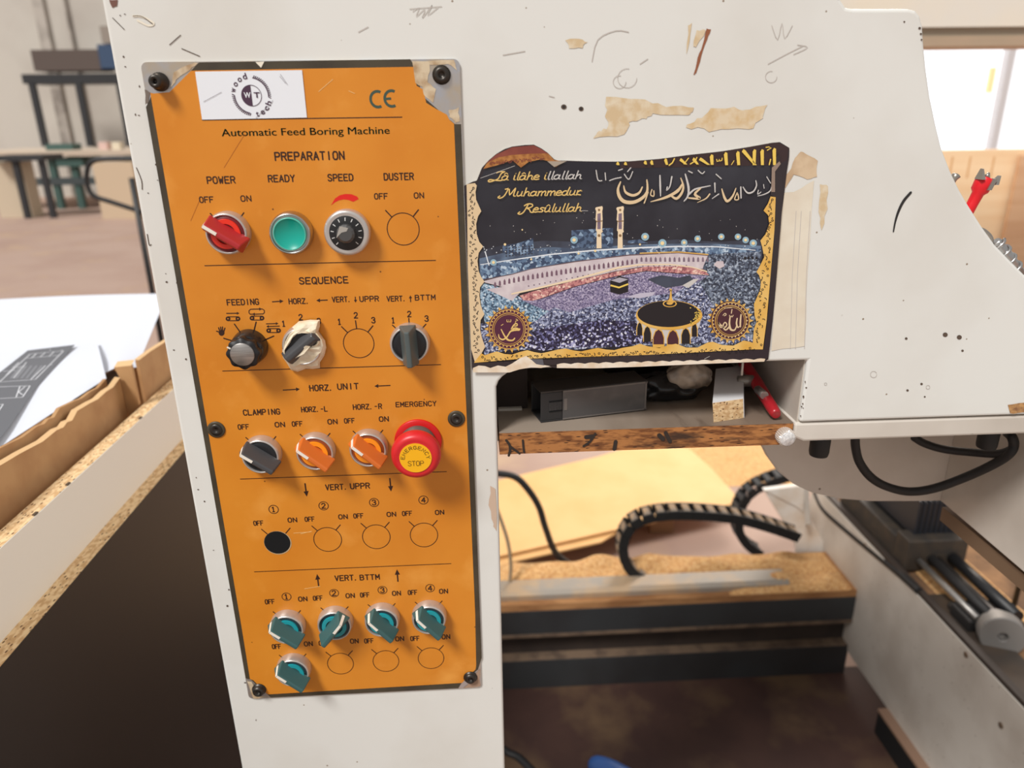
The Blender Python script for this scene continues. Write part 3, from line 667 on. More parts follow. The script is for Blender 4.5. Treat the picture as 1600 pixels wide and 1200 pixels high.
CROWD = speckle('poster_crowd', [(0, (44, 46, 70)), (.25, (76, 82, 114)), (.48, (118, 126, 158)), (.7, (166, 174, 202)), (.9, (214, 218, 234))], 900)
CROWDF = speckle('poster_crowd_front', [(0, (30, 26, 50)), (.45, (56, 52, 84)), (.66, (104, 104, 150)), (.82, (176, 176, 214)), (.94, (222, 224, 240))], 700)
CROWDB = speckle('poster_crowd_blue', [(0, (62, 84, 108)), (.3, (108, 138, 164)), (.6, (160, 188, 210)), (.85, (206, 222, 234))], 880)
CROWDR = speckle('poster_crowd_right', [(0, (48, 54, 70)), (.35, (84, 94, 112)), (.6, (120, 132, 152)), (.85, (170, 182, 198))], 880)
PLAZA = speckle('poster_plaza', [(0, (96, 88, 122)), (.3, (132, 124, 158)), (.6, (160, 150, 180)), (.85, (190, 182, 206))], 1200)
PINK = speckle('poster_pink_band', [(0, (150, 92, 98)), (.35, (196, 132, 132)), (.7, (222, 170, 160)), (.9, (238, 206, 190))], 700)
BLUEB = speckle('poster_blue_block', [(0, (60, 76, 104)), (.35, (96, 120, 150)), (.7, (140, 166, 192)), (.9, (190, 208, 224))], 520)
HAZE = M('poster_blue_haze', (70, 82, 104), .35, c2=(112, 134, 160), scale=60)
HAZE2 = M('poster_deep_haze', (50, 52, 64), .35, c2=(70, 76, 92), scale=40)
BUILD = speckle('poster_buildings', [(0, (52, 66, 90)), (.5, (84, 104, 132)), (.8, (140, 164, 190))], 430)
ARCW = M('poster_pale_arcade', (204, 190, 196), .35, c2=(222, 212, 214), scale=90)
ARCD = M('poster_arch_shadow', (120, 92, 108), .35)
ARCM = M('poster_mauve', (138, 118, 132), .35, c2=(112, 98, 116), scale=120)
CREAM = M('poster_cream_light', (240, 218, 184), .35)
WHB = M('poster_white_light', (232, 238, 244), .35)
LAMP = M('poster_lamp', (248, 222, 168), .35); LAMPG = M('poster_lamp_glow', (150, 186, 204), .35)
KAB = M('poster_black', (30, 26, 30), .35)
MARO = M('poster_maroon', (74, 36, 46), .35); MARO2 = M('poster_maroon_left', (84, 34, 60), .35)
po_ = Flat(-.0009)
outl = [(739, 579), (737.5, 575), (730.5, 402), (725.5, 290), (738, 284), (745, 282), (753, 262), (764, 250), (776, 240), (788, 233), (800, 229), (820, 226.5), (834, 226), (846, 232), (856, 239), (866, 249), (872, 251), (885, 251), (915, 252), (960, 252.5), (1000, 251.5),
        (1040, 247), (1076, 242), (1100, 239.5), (1130, 236), (1170, 229.5), (1206, 223), (1218, 222), (1233, 231), (1232.5, 246), (1229, 268), (1224, 310), (1220, 340), (1214, 420), (1207, 500), (1200, 561), (1196, 564), (1182, 566), (1100, 568.5), (1000, 573), (930, 575), (866, 574.5), (844, 569), (830, 568), (818, 571), (800, 577), (770, 580)]
b = MB(); b.prism([P(x, y, -.0004) for x, y in outl], (0, -.0005, 0), PBORD, TORN)
post = b.build('poster'); tag(post, 'torn glossy poster of a mosque courtyard at night stuck above the shelf niche', 'poster')
L0 = 0
po_.y = -.0010
# picture area
scal_l = [(748, 283), (745, 290), (743, 300), (744, 312), (748, 321), (752, 330), (747, 338), (744, 350), (745, 366), (749, 378), (755, 385), (748, 395), (746, 408), (748, 424), (752, 433), (757, 440), (750, 449), (749, 462), (751, 476), (754, 485), (757, 491), (751, 500), (750, 514), (753, 528), (758, 542), (753, 551), (751, 556)]
scal_b = [(757, 556), (776, 549), (788, 553), (800, 554), (812, 550), (824, 547), (834, 550), (846, 552), (860, 549), (872, 546), (884, 544.5), (896, 547.5), (908, 549), (922, 546), (934, 543.5), (946, 546), (960, 547), (972, 543.5), (988, 541), (1000, 537), (1012, 541), (1030, 544), (1046, 539), (1056, 537), (1072, 543), (1090, 543), (1106, 535), (1114, 534), (1128, 539), (1146, 540), (1162, 532), (1172, 534), (1178, 536.5)]
scal_r = [(1175, 524), (1178, 514), (1182, 503), (1179, 493), (1178, 475), (1183, 464), (1188, 452), (1189, 440), (1186, 430), (1182, 425), (1188, 414), (1194, 402), (1191, 386), (1188, 376), (1196, 366), (1202, 350), (1200, 336), (1193, 329), (1200, 318), (1204, 307)]
pic = scal_l[::-1] + [(760, 268), (774, 262), (787, 256), (800, 252), (812, 258)] 
po_.pg([(748, 283), (757, 266), (775, 259), (790, 255.5), (802, 256), (814, 262.5), (826, 254), (840, 250.5), (858, 252.5), (868, 262), (880, 253), (1000, 253), (1080, 244), (1206, 224), (1212, 240), (1205, 300)] + scal_r[::-1] + scal_b[::-1] + scal_l[::-1], NIGHT)
d = .00005
po_.pg([(748, 392), (790, 382), (850, 376), (900, 378), (960, 372), (1000, 378), (1060, 374), (1120, 378), (1189, 374), (1192, 388), (1188, 420), (1100, 420), (900, 420), (750, 430)], HAZE2, d)
po_.pg([(749, 404), (800, 392), (860, 386), (900, 388), (1000, 382), (1100, 380), (1189, 384), (1189, 400), (1100, 402), (960, 402), (750, 436)], HAZE, 1.5 * d)
for q in ([(785, 394), (786, 383), (806, 381), (833, 372), (834, 396), (800, 399)], [(892, 388), (893, 360), (926, 358), (958, 356), (958, 386)], [(842, 396), (842, 391), (858, 390), (859, 396)], [(980, 380), (982, 376), (1000, 374), (1012, 380)]): po_.pg(q, BUILD, 2 * d)
for x in range(790, 832, 5):
    for y in range(0, 4): po_.pg([(x, 387 + y * 4 - (x - 790) * .1), (x + 2.4, 387 + y * 4 - (x - 790) * .1), (x + 2.4, 389.2 + y * 4 - (x - 790) * .1), (x, 389.2 + y * 4 - (x - 790) * .1)], HAZE2, 2.6 * d)
po_.pg([(751, 414), (830, 402), (900, 393), (1000, 386), (1110, 384), (1189, 389), (1188, 400), (1105, 400), (1000, 397), (895, 408), (828, 419), (799, 428), (752, 437)], BLUEB, 3 * d)
po_.rp([(751, 413.5), (800, 406), (860, 397.5), (930, 391), (1000, 387), (1060, 385), (1120, 385.5), (1180, 391)], [1.2, 2, 2.4, 1.2], WHB, 4 * d)
# arcades, courtyard, crowd
po_.pg([(1100, 398), (1189, 393), (1186, 430), (1189, 446), (1180, 470), (1182, 503), (1178, 536), (1090, 543), (990, 541), (990, 470), (1060, 440)], CROWDR, 4 * d)
po_.pg([(752, 440), (800, 428), (830, 420), (900, 408), (982, 398), (1060, 394.5), (1106, 399), (1100, 414), (1000, 411), (960, 417), (880, 430), (800, 452)], ARCW, 5 * d)
for i in range(46):
    t = i / 45; x = 772 + 332 * t
    yt = 437 - 40 * min(1, t * 1.35) ** .8 + 3; yb = 449 - 41 * min(1, t * 1.3) ** .8
    if x > 1000: yt = 401; yb = 409
    po_.pg([(x, yb), (x, yt + 3), (x + 1.6, yt), (x + 3.2, yt + 3), (x + 3.4, yb)], ARCD if x < 990 else ARCM, 6 * d)
po_.pg([(760, 452), (800, 446), (880, 430), (960, 417), (1000, 411), (1100, 412.5), (1098, 420), (1000, 417), (960, 424), (900, 438), (840, 452), (812, 458), (800, 470)], ARCW, 6.3 * d)
for i in range(30): po_.el(826 + i * 8.5, 447 - (i * 8.5) * .19 if i < 17 else 416 - (i - 17) * .1, 1.3, 1.2, ARCM, 7, 7 * d)
po_.rp([(752, 437.5), (800, 428.5), (830, 420), (900, 408.5), (982, 398.5), (1060, 394.5), (1105, 398.5)], [.9, .9, 1.6, 2.2], M('poster_line_brown', (112, 88, 92), .35), 6.5 * d)
po_.rp([(1000, 395.5), (1060, 393.5), (1106, 397.5)], 1.7, GOLD, 7.5 * d)
po_.pg([(812, 462), (830, 456), (900, 438), (965, 424), (1010, 416.5), (1060, 416), (1100, 421), (1108, 430), (1060, 427), (1010, 423), (960, 432), (900, 447), (846, 466), (832, 470), (818, 469)], PINK, 7 * d)
po_.rp([(800, 459), (832, 452), (900, 436), (966, 418), (1000, 413.5), (1046, 413), (1080, 417), (1104, 424)], [2.4, 3.2, 2, 1.6], CREAM, 8 * d)
po_.pg([(752, 442), (770, 446), (790, 452), (808, 462), (822, 470), (840, 478), (860, 486), (838, 502), (812, 508), (785, 510), (758, 505), (753, 485), (750, 462)], CROWDB, 6 * d)
po_.pg([(808, 466), (832, 470), (846, 467), (900, 448), (960, 433), (1010, 424), (1060, 428), (1106, 431), (1092, 440), (1060, 462), (1000, 470), (960, 476), (930, 482), (890, 492), (850, 484)], PLAZA, 6.5 * d)
po_.pg([(836, 502), (866, 480), (890, 488), (925, 478), (960, 468), (1000, 464), (1056, 458), (1072, 446), (1092, 440), (1110, 470), (1130, 500), (1176, 530), (1176, 535), (1162, 531), (1146, 538), (1100, 536), (1060, 538), (980, 540), (900, 546), (830, 546), (790, 548), (757, 555), (753, 530), (750, 505), (800, 512)], CROWD, 7.5 * d)
po_.pg([(836, 516), (880, 508), (940, 500), (996, 502), (1040, 520), (1050, 538), (1000, 536), (972, 542), (934, 542), (884, 543), (850, 548), (828, 545), (800, 540)], CROWDF, 8.5 * d)
po_.pg([(1012, 436), (1034, 430), (1060, 434), (1078, 430), (1084, 438), (1066, 446), (1040, 450), (1022, 442)], HAZE2, 8.5 * d)
po_.pg([(1066, 446), (1084, 436), (1092, 436), (1076, 450)], SILV, 9 * d)
po_.pg([(978, 464), (1000, 458), (1024, 456), (1020, 462), (1000, 466)], M('poster_lilac_white', (196, 190, 208), .35), 9 * d)
po_.pg([(1115, 414), (1120, 408), (1130, 408), (1132, 416), (1124, 420)], ARCW, 8 * d)
for x in range(1164, 1188, 6): po_.el(x, 403, 1.8, 2.4, KAB, 8, 6 * d)
# black cube with its gold belt
po_.pg([(953.5, 438), (953.5, 456), (967, 460), (981.5, 456), (981.5, 435), (968, 431)], KAB, 10 * d)
po_.pg([(954, 438), (968, 442), (981.5, 436.5), (968, 433.5)], M('poster_roof_grey', (176, 172, 184), .35), 11 * d)
po_.rp([(953.7, 445.5), (967, 449), (981.4, 443.5)], 2.6, GOLDT, 11 * d, caps=False)
# minarets
for x in (936, 969):
    po_.pg([(x - 4, 388), (x - 3.5, 362), (x - 5, 360), (x - 4, 345), (x - 5.5, 344), (x - 4.5, 330), (x - 6, 326), (x - 5, 324), (x + 5, 322), (x + 6, 325), (x + 5, 330), (x + 5.5, 343), (x + 5, 360), (x + 6, 362), (x + 3.5, 364), (x + 4, 388)], CREAM, 5 * d)
    po_.pg([(x - 2.6, 358), (x - 2.6, 334), (x + 2.6, 333), (x + 2.6, 358)], ARCM, 6 * d); po_.rp([(x - 5, 346), (x + 5, 345)], 1.2, M('poster_bronze', (140, 108, 70), .4), 7 * d, caps=False)
    po_.el(x, 368, 2.2, 2.2, M('poster_bronze', (140, 108, 70), .4), 10, 7 * d); po_.el(x, 328, 1.8, 1.8, M('poster_bronze', (140, 108, 70), .4), 10, 7 * d)
for x, y, r in ((789, 382, 2.5), (897, 375, 3.4), (771, 410, 3), (1008, 370, 3.6), (1035, 380, 3.8), (1069, 379, 3), (1090, 373, 3), (1127, 370, 3), (1153, 370, 3), (1165, 375, 3), (1177, 380, 3.4), (816, 359, 1.6), (830, 405, 2), (930, 392, 2.4), (904, 396, 2.2), (1000, 382, 2)):
    if r > 2.5: po_.el(x, y, r * 1.7, r * 1.7, LAMPG, 14, 4.2 * d)
    po_.el(x, y, r * .8, r * .8, LAMP, 12, 8 * d)
for k in range(70): po_.el(random.uniform(755, 1185), random.uniform(383, 396), random.uniform(.5, 1.2), random.uniform(.4, .9), WHB, 6, 7 * d)
for k in range(40): po_.el(random.uniform(760, 1190), random.uniform(330, 385), random.uniform(.3, .8), random.uniform(.3, .9), SILV, 6, 4 * d)
po_.rp([(758, 393), (764, 414)], 1.6, WHB, 7 * d)
# dome
DX, DY = 1045.5, 491.5
po_.pg([(994, 494), (996, 510), (1000, 520), (1016, 528), (1040, 537), (1062, 538), (1080, 530), (1092, 512), (1097, 494), (1092, 486), (1000, 486)], SILV, 10 * d)
for x, y, w, h in ((999.5, 514, 4, 10), (1011.5, 522, 5.5, 12), (1029, 529, 8, 14), (1051.5, 531, 8.5, 15), (1071.5, 525, 6.5, 12), (1085, 515, 4, 11)):
    po_.pg([(x - w - 1.2, y + h), (x - w - 1.2, y - h * .2), (x - w * .7, y - h * .9), (x, y - h * 1.15), (x + w * .7, y - h * .9), (x + w + 1.2, y - h * .2), (x + w + 1.2, y + h)], GOLD, 11 * d)
    po_.pg([(x - w, min(y + h, 538)), (x - w, y - h * .1), (x - w * .6, y - h * .75), (x, y - h), (x + w * .6, y - h * .75), (x + w, y - h * .1), (x + w, min(y + h, 538))], MARO if h > 13 else KAB, 12 * d)
po_.el(DX, DY + 1, 52, 23, GOLD, 40, 13 * d); po_.el(DX - 1, DY - 1, 48.5, 20.5, KAB, 40, 14 * d)
po_.el(DX + 1, 474.5, 11, 5.5, GOLD, 22, 15 * d); po_.el(DX + 1, 474.5, 9, 4.2, KAB, 22, 16 * d); po_.el(DX + 1, 473.5, 5, 2.8, GOLD, 18, 17 * d)
po_.pg([(1042, 473), (1046, 466), (1047.5, 452), (1049, 452), (1050, 466), (1053, 473)], GOLD, 17 * d); po_.el(1048, 453, 2, 2, GOLD, 10, 17 * d)
for k in range(40):
    q = math.radians(random.uniform(-45, 40)); r = random.uniform(.82, 1.0); po_.el(DX + 50 * r * math.cos(q), DY - 21 * r * math.sin(q), 1.1, .9, GOLDT, 6, 15 * d)
# medallions with a ring of rays
def medal(cx, cy, r, ins, spike, strokes, mc):
    n = 22
    pts = []
    for k in range(n):
        a = 2 * math.pi * k / n
        for da, rr in ((-.09, r + .5), (0, r + spike), (.09, r + .5)): pts.append((cx + rr * math.cos(a + da), cy + rr * .98 * math.sin(a + da)))
    po_.pg(pts, GOLD, 18 * d); po_.el(cx, cy, r + .8, r + .6, ins, 40, 19 * d)
    for rr, w in ((r - 1, 1.3), (r - 6, 1.1), (r - 8.5, .6)): po_.rp([(cx + rr * math.cos(k * math.pi / 24), cy + rr * math.sin(k * math.pi / 24)) for k in range(49)], w, GOLD, 20 * d, caps=False)
    for k in range(30): a = 2 * math.pi * k / 30; po_.el(cx + (r - 3.5) * math.cos(a), cy + (r - 3.5) * math.sin(a), 1.1, 1.1, mc, 8, 20 * d)
    for p, w in strokes: po_.rp([(cx + x, cy + y) for x, y in p], w, mc, 21 * d, sm=4)
medal(795, 514, 31.5, MARO2, 7, [([(-12, 0), (-8, 8), (-4, 14), (0, 17), (6, 17), (9, 14)], [1.5, 3, 2]), ([(-16, 8), (-15, 13), (-10, 16), (-4, 13), (0, 7), (3, 3), (10, 1), (16, 1), (17, -1)], [1.2, 2.6, 2, 3, 1.6]), ([(16, 0), (10, -2), (4, 0), (8, -7), (12, -9), (13, -6), (9, -5)], [2.6, 1.6]),
      ([(-3, -15), (-3, -12), (0, -12), (0, -15), (0, -12), (3, -12), (3, -15)], 1), ([(11, -16), (14, -14), (11, -13), (10, -10)], 1), ([(-12, -6), (-9, -8)], 1)], GOLDW)
medal(1141, 501, 30, MARO, 6.5, [([(16, -10), (15, 2), (15, 9)], [2, 2.6, 2]), ([(14, 8), (11, 10), (9, 4), (10, -4)], [1.2, 2.6, 2]), ([(9, 8), (6, 14), (0, 13), (-2, 4), (-1, -6)], [1.5, 3.2, 2]), ([(-2, 9), (-8, 14), (-12, 8), (-9, 2), (-6, 6), (-10, 10), (-17, 5), (-19, 2), (-16, 10), (-12, 9)], [2.6, 1.6, 2.4, 1.2]),
      ([(-2, -9), (-1, -6), (1, -8), (2, -6), (4, -9)], 1.1), ([(2, -18), (1, -12)], 1.4), ([(-12, -9), (-9, -12), (-7, -10), (-10, -8)], 1.2), ([(-10, -20), (2, -21)], .9)], PGOLD)
# scalloped gold frame
po_.pg([(729, 288), (742, 286)] + scal_l[1:] + [(752, 556), (742, 566), (736, 545), (731, 420), (730, 330)], PGOLD, 19 * d)
po_.pg([(741, 566), (752, 552), (757, 555)] + scal_b[1:] + [(1190, 520), (1192, 545), (1100, 550), (1000, 555), (900, 558), (810, 561), (741, 567)], GOLD, 19.5 * d)
po_.pg([(1176, 538)] + scal_r[1:] + [(1212, 308), (1210, 360), (1204, 430), (1198, 500), (1192, 546), (1178, 546)], GOLD, 20 * d)
po_.pg([(755, 264), (778, 258), (800, 250), (814, 262), (826, 253), (845, 249), (858, 252), (868, 261), (882, 252.6), (866, 250), (857, 240), (846, 234), (800, 236), (772, 247), (760, 256)], TAND, 19 * d)
po_.pg([(758, 256), (776, 241), (800, 230), (834, 227), (846, 233), (856, 239.5), (830, 240), (800, 242), (778, 246)], REDB, 20 * d)
po_.pg([(855, 252), (866, 261), (886, 251.6)], M('torn_grey', (170, 156, 140), .6), 21 * d)
def orn(a, b, n, wid, m):
    for k in range(n):
        t = (k + .5) / n; x = a[0] + (b[0] - a[0]) * t; y = a[1] + (b[1] - a[1]) * t
        dx, dy = random.uniform(-wid, wid), random.uniform(-wid, wid)
        nx, ny = (1, 0) if abs(b[1] - a[1]) > abs(b[0] - a[0]) else (0, 1)
        x += nx * dx; y += ny * dx; q = random.uniform(0, 6.28)
        if k % 3 == 0:
            po_.rp([(x + 1.6 * math.cos(q + j), y + 1.5 * math.sin(q + j)) for j in (0, 1.1, 2.2, 3.3, 4.6, 6)], .9, m, 22 * d)
        elif k % 3 == 1: po_.rp([(x - 2 * math.cos(q), y - 2 * math.sin(q)), (x + .6, y - .8), (x + 2 * math.cos(q), y + 2 * math.sin(q))], 1.1, m, 22 * d)
        else: po_.pg([(x + 2.2 * math.cos(q), y + 2.2 * math.sin(q)), (x - .8 * math.sin(q), y + .8 * math.cos(q)), (x - 1.6 * math.cos(q), y - 1.6 * math.sin(q)), (x + 1.1 * math.sin(q), y - 1.1 * math.cos(q))], m, 22 * d)
orn((736, 292), (745, 552), 74, 4.5, KAB); orn((752, 561), (1180, 547), 120, 4, KAB); orn((1205, 310), (1184, 540), 64, 5, KAB); orn((765, 256), (850, 247), 26, 2.5, REDB)
# dark outer edge
po_.pg([(725.8, 290), (730, 290), (732, 420), (738, 560), (742, 567), (900, 559), (1100, 551), (1193, 546), (1200, 490), (1212, 308), (1204, 305), (1206, 250), (1218, 240), (1224, 300), (1216, 400), (1203, 540), (1200, 560), (1000, 568), (860, 570), (738, 575)], PBORD, 18.8 * d)
po_.pg([(968, 263), (972, 253), (1040, 247.5), (1130, 236.5), (1206, 223.5), (1217, 223), (1232, 231), (1230, 250), (1212, 258)], MARO and M('poster_brown_top', (58, 40, 40), .35), 3 * d)
po_.pg([(1212, 258), (1230, 250), (1222, 300), (1218, 306), (1208, 306)], PBORD, 3 * d)
# tall gold letters cut by the tear
def stem(xt, yt, xb, yb, w=5):
    po_.pg([(xt - w * .6, yt + 4), (xt - w * .1, yt), (xt + w * .5, yt + 1.5), (xb + w * .5, yb), (xb - w * .4, yb)], GOLDT, 22.5 * d)
for a in ((1210, 231, 1210, 258), (1191, 233, 1191, 258), (1162, 233, 1180, 258), (1179, 233, 1178, 258), (1153, 236, 1154, 258), (1134, 237.5, 1135, 258), (1112, 241, 1112.5, 257.5), (1095, 246, 1107, 257.5)): stem(*a)
for a in ((1084, 246, 1090, 257), (1064, 247, 1072, 257), (1040, 247, 1042, 257.5), (1018, 250, 1019, 257.5), (1008, 250.5, 1009, 257), (965, 252.5, 966, 258), (977, 252.5, 978, 258)): stem(*a, 4)
po_.rp([(1088, 246), (1086, 251), (1078, 256)], 1.8, GOLDT, 22.5 * d); po_.rp([(1053, 248), (1050, 254), (1045, 258)], 2, GOLDT, 22.5 * d); po_.rp([(1075, 247), (1068, 256)], 1.6, GOLDT, 22.5 * d)
po_.rp([(1119, 249), (1119.5, 252), (1122, 251.5), (1123, 248.5), (1124, 251.5), (1127, 250.5), (1127.5, 247)], 1.5, GOLDT, 22.5 * d); po_.rp([(1196, 230), (1200, 229.5), (1204, 231), (1198, 234.5)], 1.6, GOLDT, 22.5 * d)
po_.rp([(1146, 251), (1142, 257)], 1.2, GOLDT, 22.5 * d); po_.rp([(1203, 249), (1201, 257)], 2, GOLDT, 22.5 * d)
# flowing line of calligraphy
def ca(p, w, m=PGOLD): po_.rp(p, w, m, 22.8 * d, sm=5)
ca([(969, 284), (965, 296), (968, 308), (976, 315), (990, 315.5), (1003, 309), (1010, 300), (1011, 290), (1010, 281)], [2, 5, 5.5, 5, 3.5, 2]); ca([(974, 290), (977, 300), (988, 305), (998, 301), (1003, 292)], [1.5, 4, 4, 2])
ca([(1018, 296), (1016, 304), (1021, 306), (1021, 298)], 1.8); ca([(1006, 317), (1009, 309), (1012, 300)], 2); ca([(1030.5, 274), (1031, 290), (1031.5, 306)], [2, 3, 1.5], SILV)
ca([(1042, 292), (1041, 297), (1046, 291), (1049, 276)], [2, 1.5, 2.4], SILV); ca([(1066, 286), (1058, 298), (1040, 308), (1016, 315)], [2, 5, 4, 1])
ca([(1063, 278), (1067, 291), (1064, 302), (1056, 310), (1046, 304)], [1.5, 3, 4, 4, 2]); ca([(1070, 272), (1075, 292), (1074, 306), (1068, 314)], [2, 3.5, 3, 1.5], SILV)
ca([(1076, 303), (1084, 296), (1094, 293), (1109, 290)], [3, 2.4, 1.4], SILV); ca([(1094, 294), (1085, 303), (1093, 310), (1075, 309)], [2, 4, 3.4, 2]); ca([(1108, 303), (1102, 310), (1089, 316)], [2.4, 2, .8])
ca([(1116, 286), (1116.5, 300)], [2.4, 1.6], SILV); ca([(1122, 303), (1112, 310)], [2, 1], SILV); ca([(1127, 295), (1131, 308), (1136, 314), (1144, 306), (1149, 294)], [1.6, 3.6, 4, 3, 1.4])
ca([(1151, 301), (1147, 311), (1153, 311), (1152, 303)], 1.8); ca([(1156.5, 292), (1157, 309)], 2.2, SILV); ca([(1160, 292), (1167, 301), (1176, 299), (1181, 290), (1180, 282)], [1.4, 2.6, 2.2, 1.4], SILV)
ca([(1184, 297), (1183, 303), (1188, 300)], 1.5, SILV); ca([(1206, 284), (1203, 297), (1194, 303), (1183, 306)], [1.4, 2, 1], SILV); ca([(1197, 276), (1203, 286)], 1.3, SILV); ca([(1192, 288), (1193, 294)], 1.2, SILV)
for p in ([(931, 266), (934, 281), (940, 282)], [(945, 270), (946, 281)], [(952, 282), (960, 279), (970, 277)], [(975, 272), (982, 280), (988, 268)], [(985, 262), (980, 268)], [(966, 266), (972, 264)], [(1075, 267), (1081, 270)], [(1090, 266), (1096, 271), (1100, 268)], [(1118, 272), (1126, 279)]): ca(p, 1.6, SILV)
# script lettering
SG = {'L': [[(1.5, 1.9), (1.1, 1.5), (.9, .4), (.5, 0), (-.2, -.35), (-.45, -.1), (-.2, .15), (.4, 0), (1.2, -.1), (1.6, .05)], [(.4, 1.7), (.8, 1.95), (1.5, 1.9)]],
      'M': [[(-.3, .1), (-.5, -.25), (-.1, -.4), (.35, .2), (.7, 1.8), (1.05, .3), (1.6, 1.8), (1.6, .2), (1.9, 0)], [(.7, 1.8), (.2, 1.6)]],
      'R': [[(-.3, .1), (-.5, -.25), (-.1, -.4), (.3, .2), (.6, 1.8)], [(.1, 1.5), (.5, 1.9), (1.1, 1.85), (1.3, 1.4), (.9, 1), (.55, .95), (1, .6), (1.3, 0), (1.7, 0)]],
      'a': [[(.75, .8), (.4, 1), (.08, .7), (.05, .25), (.3, 0), (.65, .2), (.8, .95), (.75, .2), (1, 0)]], 'i': [[(.25, 1), (.25, .15), (.5, 0)], [(.3, 1.4), (.32, 1.45)]],
      'l': [[(.3, 1.8), (.25, .15), (.5, 0)]], 'h': [[(.2, 1.8), (.15, 0)], [(.15, .5), (.45, .95), (.75, .8), (.75, .15), (1, 0)]], 'e': [[(.1, .5), (.7, .6), (.6, .95), (.3, 1), (.05, .6), (.1, .15), (.4, 0), (.8, .1)]],
      'u': [[(.15, 1), (.12, .25), (.35, 0), (.7, .3), (.75, 1), (.75, .15), (1, 0)]], 'm': [[(.12, 1), (.12, 0)], [(.12, .6), (.4, 1), (.6, .8), (.6, 0)], [(.6, .6), (.9, 1), (1.1, .8), (1.1, .1), (1.3, 0)]],
      'd': [[(.75, .8), (.4, 1), (.08, .7), (.05, .25), (.3, 0), (.65, .2), (.85, 1.8), (.75, .2), (1, 0)]], 'r': [[(.15, 1), (.15, 0)], [(.15, .6), (.45, 1), (.7, .9)], [(.3, .1), (.7, 0)]], 's': [[(.7, .9), (.35, 1), (.15, .75), (.6, .35), (.5, .05), (.05, .05)]], '^': [[(.2, 1.3), (.45, 1.6), (.7, 1.3)]]}
SWD = {'L': 1.35, 'M': 1.95, 'R': 1.55, 'a': 1, 'i': .5, 'l': .5, 'h': 1, 'e': .85, 'u': 1, 'm': 1.3, 'd': 1, 'r': .75, 's': .75, ' ': .5}
def script(txt, xl, yb, xr, xh, m1, m2=None, cut=1.0):
    tot = sum(SWD[c] for c in txt if c != '^'); a, b2 = po_.W((xl, yb)), po_.W((xr, yb)); k = (b2.x - a.x) / tot; h = (po_.W((xl, yb - xh)) - a).length; x = 0; last = 0
    for ch in txt:
        base = x if ch != '^' else last
        for st_ in SG[ch] if ch != ' ' else []:
            pts = [a + Vector(((base + u) * k + v * h * .32, 0, v * h)) for u, v in st_]
            pts = spline(pts, 3) if len(pts) > 2 else pts
            po_.y -= 23 * d
            for pp, qq in zip(pts, pts[1:]): po_.rib([pp, qq], h * (.27 if ch != '^' else .2), m2 if (m2 and base / tot > cut) else m1)
            po_.y += 23 * d
        if ch != '^': last = x; x += SWD[ch]
script('La^ ila^he illallah', 768, 281.5, 908, 6.8, GOLDW, SILV, .58)
script('Muhammedur', 784, 306.5, 907, 6.8, GOLDW); script('Resu^lullah', 815, 331.5, 908, 6.8, GOLDW)
# white torn lower rim and the lifted flap
tp_ = [(739, 579), (737.5, 577)]
x = 740; yb = lambda x: 576 - (x - 740) * .0225 if x > 866 else 577
tr = []
for k in range(15):
    xa = 870 + k * 22; xb2 = xa + 22
    for t in (0, .25, .5, .75): tr.append((xa + 22 * t, 569.5 - (xa - 870) * .024 - 2.2 * math.sin(math.pi * t)))
po_.pg(tr + [(1196, 561), (1194, 565), (1100, 568.5), (1000, 573), (930, 575.5), (870, 575)], TORN, 24 * d)
po_.pg([(739, 575), (748, 571), (758, 572), (766, 575), (778, 571), (790, 573), (800, 568), (812, 560), (822, 556), (830, 562), (840, 569), (860, 572), (845, 575), (830, 574), (812, 577), (796, 582), (760, 582), (739, 582)], TORN, 24 * d)
po_.pg([(829, 561), (848, 561), (850, 571), (838, 569)], M('glassy_tape', (96, 96, 104), .15), 24.5 * d)
for s_ in ([(751, 278), (804, 259)], [(905, 329), (918, 329)], [(1100, 560), (1108, 556)]): po_.rp(s_, .6, SILV, 24 * d)
po_.pg([(1205, 300), (1206, 262), (1218, 252), (1220, 256), (1211, 268), (1211, 300)], M('curled_edge', (150, 130, 116), .5), 24 * d)
po_.build('printed_picture', post)
# ------------------------------------------------------------------ niche shelf and what lies on it
zsh = P(900, 675, .002).z                 # top of the shelf plank
zsl = P(776.6, 680.6, .002).z; zsr = P(1242, 658.5, .002).z
ztop = (zsl + zsr) / 2; zbot = P(1000, 702.5, .002).z
xs0 = xr + .0015; xs1 = xw - .004
b = MB(); b.box((xs0, .002, zbot), (xs1, .196, ztop), CHIPD)
GREYL = M('grey_laminate', (150, 136, 122), .6, c2=(120, 104, 90), scale=14, stretch=(1, .3, 1), c3=(92, 76, 64), s3=30, lo3=.62, hi3=.7)
b.box((xs0, .0022, ztop), (xs1, .196, ztop + .0006), GREYL)
mk = Flat(.0015)
for p, w in (([(791, 688), (796, 695), (797, 703), (795, 712)], 4), ([(797, 699), (806, 704), (812, 709)], 3.4), ([(817, 688), (818, 700), (819, 707)], 3.4), ([(798, 697), (812, 708)], 2), ([(930, 678), (922, 690), (912, 697)], 4), ([(916, 683), (926, 682)], 7),
             ([(962, 690), (960, 702)], 6), ([(1030, 680), (1036, 686)], 7), ([(1040, 676), (1047, 690)], 6)):
    mk.rp(p, w, M('faded_marker', (48, 38, 32), .8), sm=3)
b.v_off = 0
b.add(mk.v, mk.f, M('faded_marker', (48, 38, 32), .8))
sh = b.build('shelf_plank'); tag(sh, 'rough chipboard shelf plank with marker-stained front edge under the poster', 'shelf')
zs_ = ztop + .0007
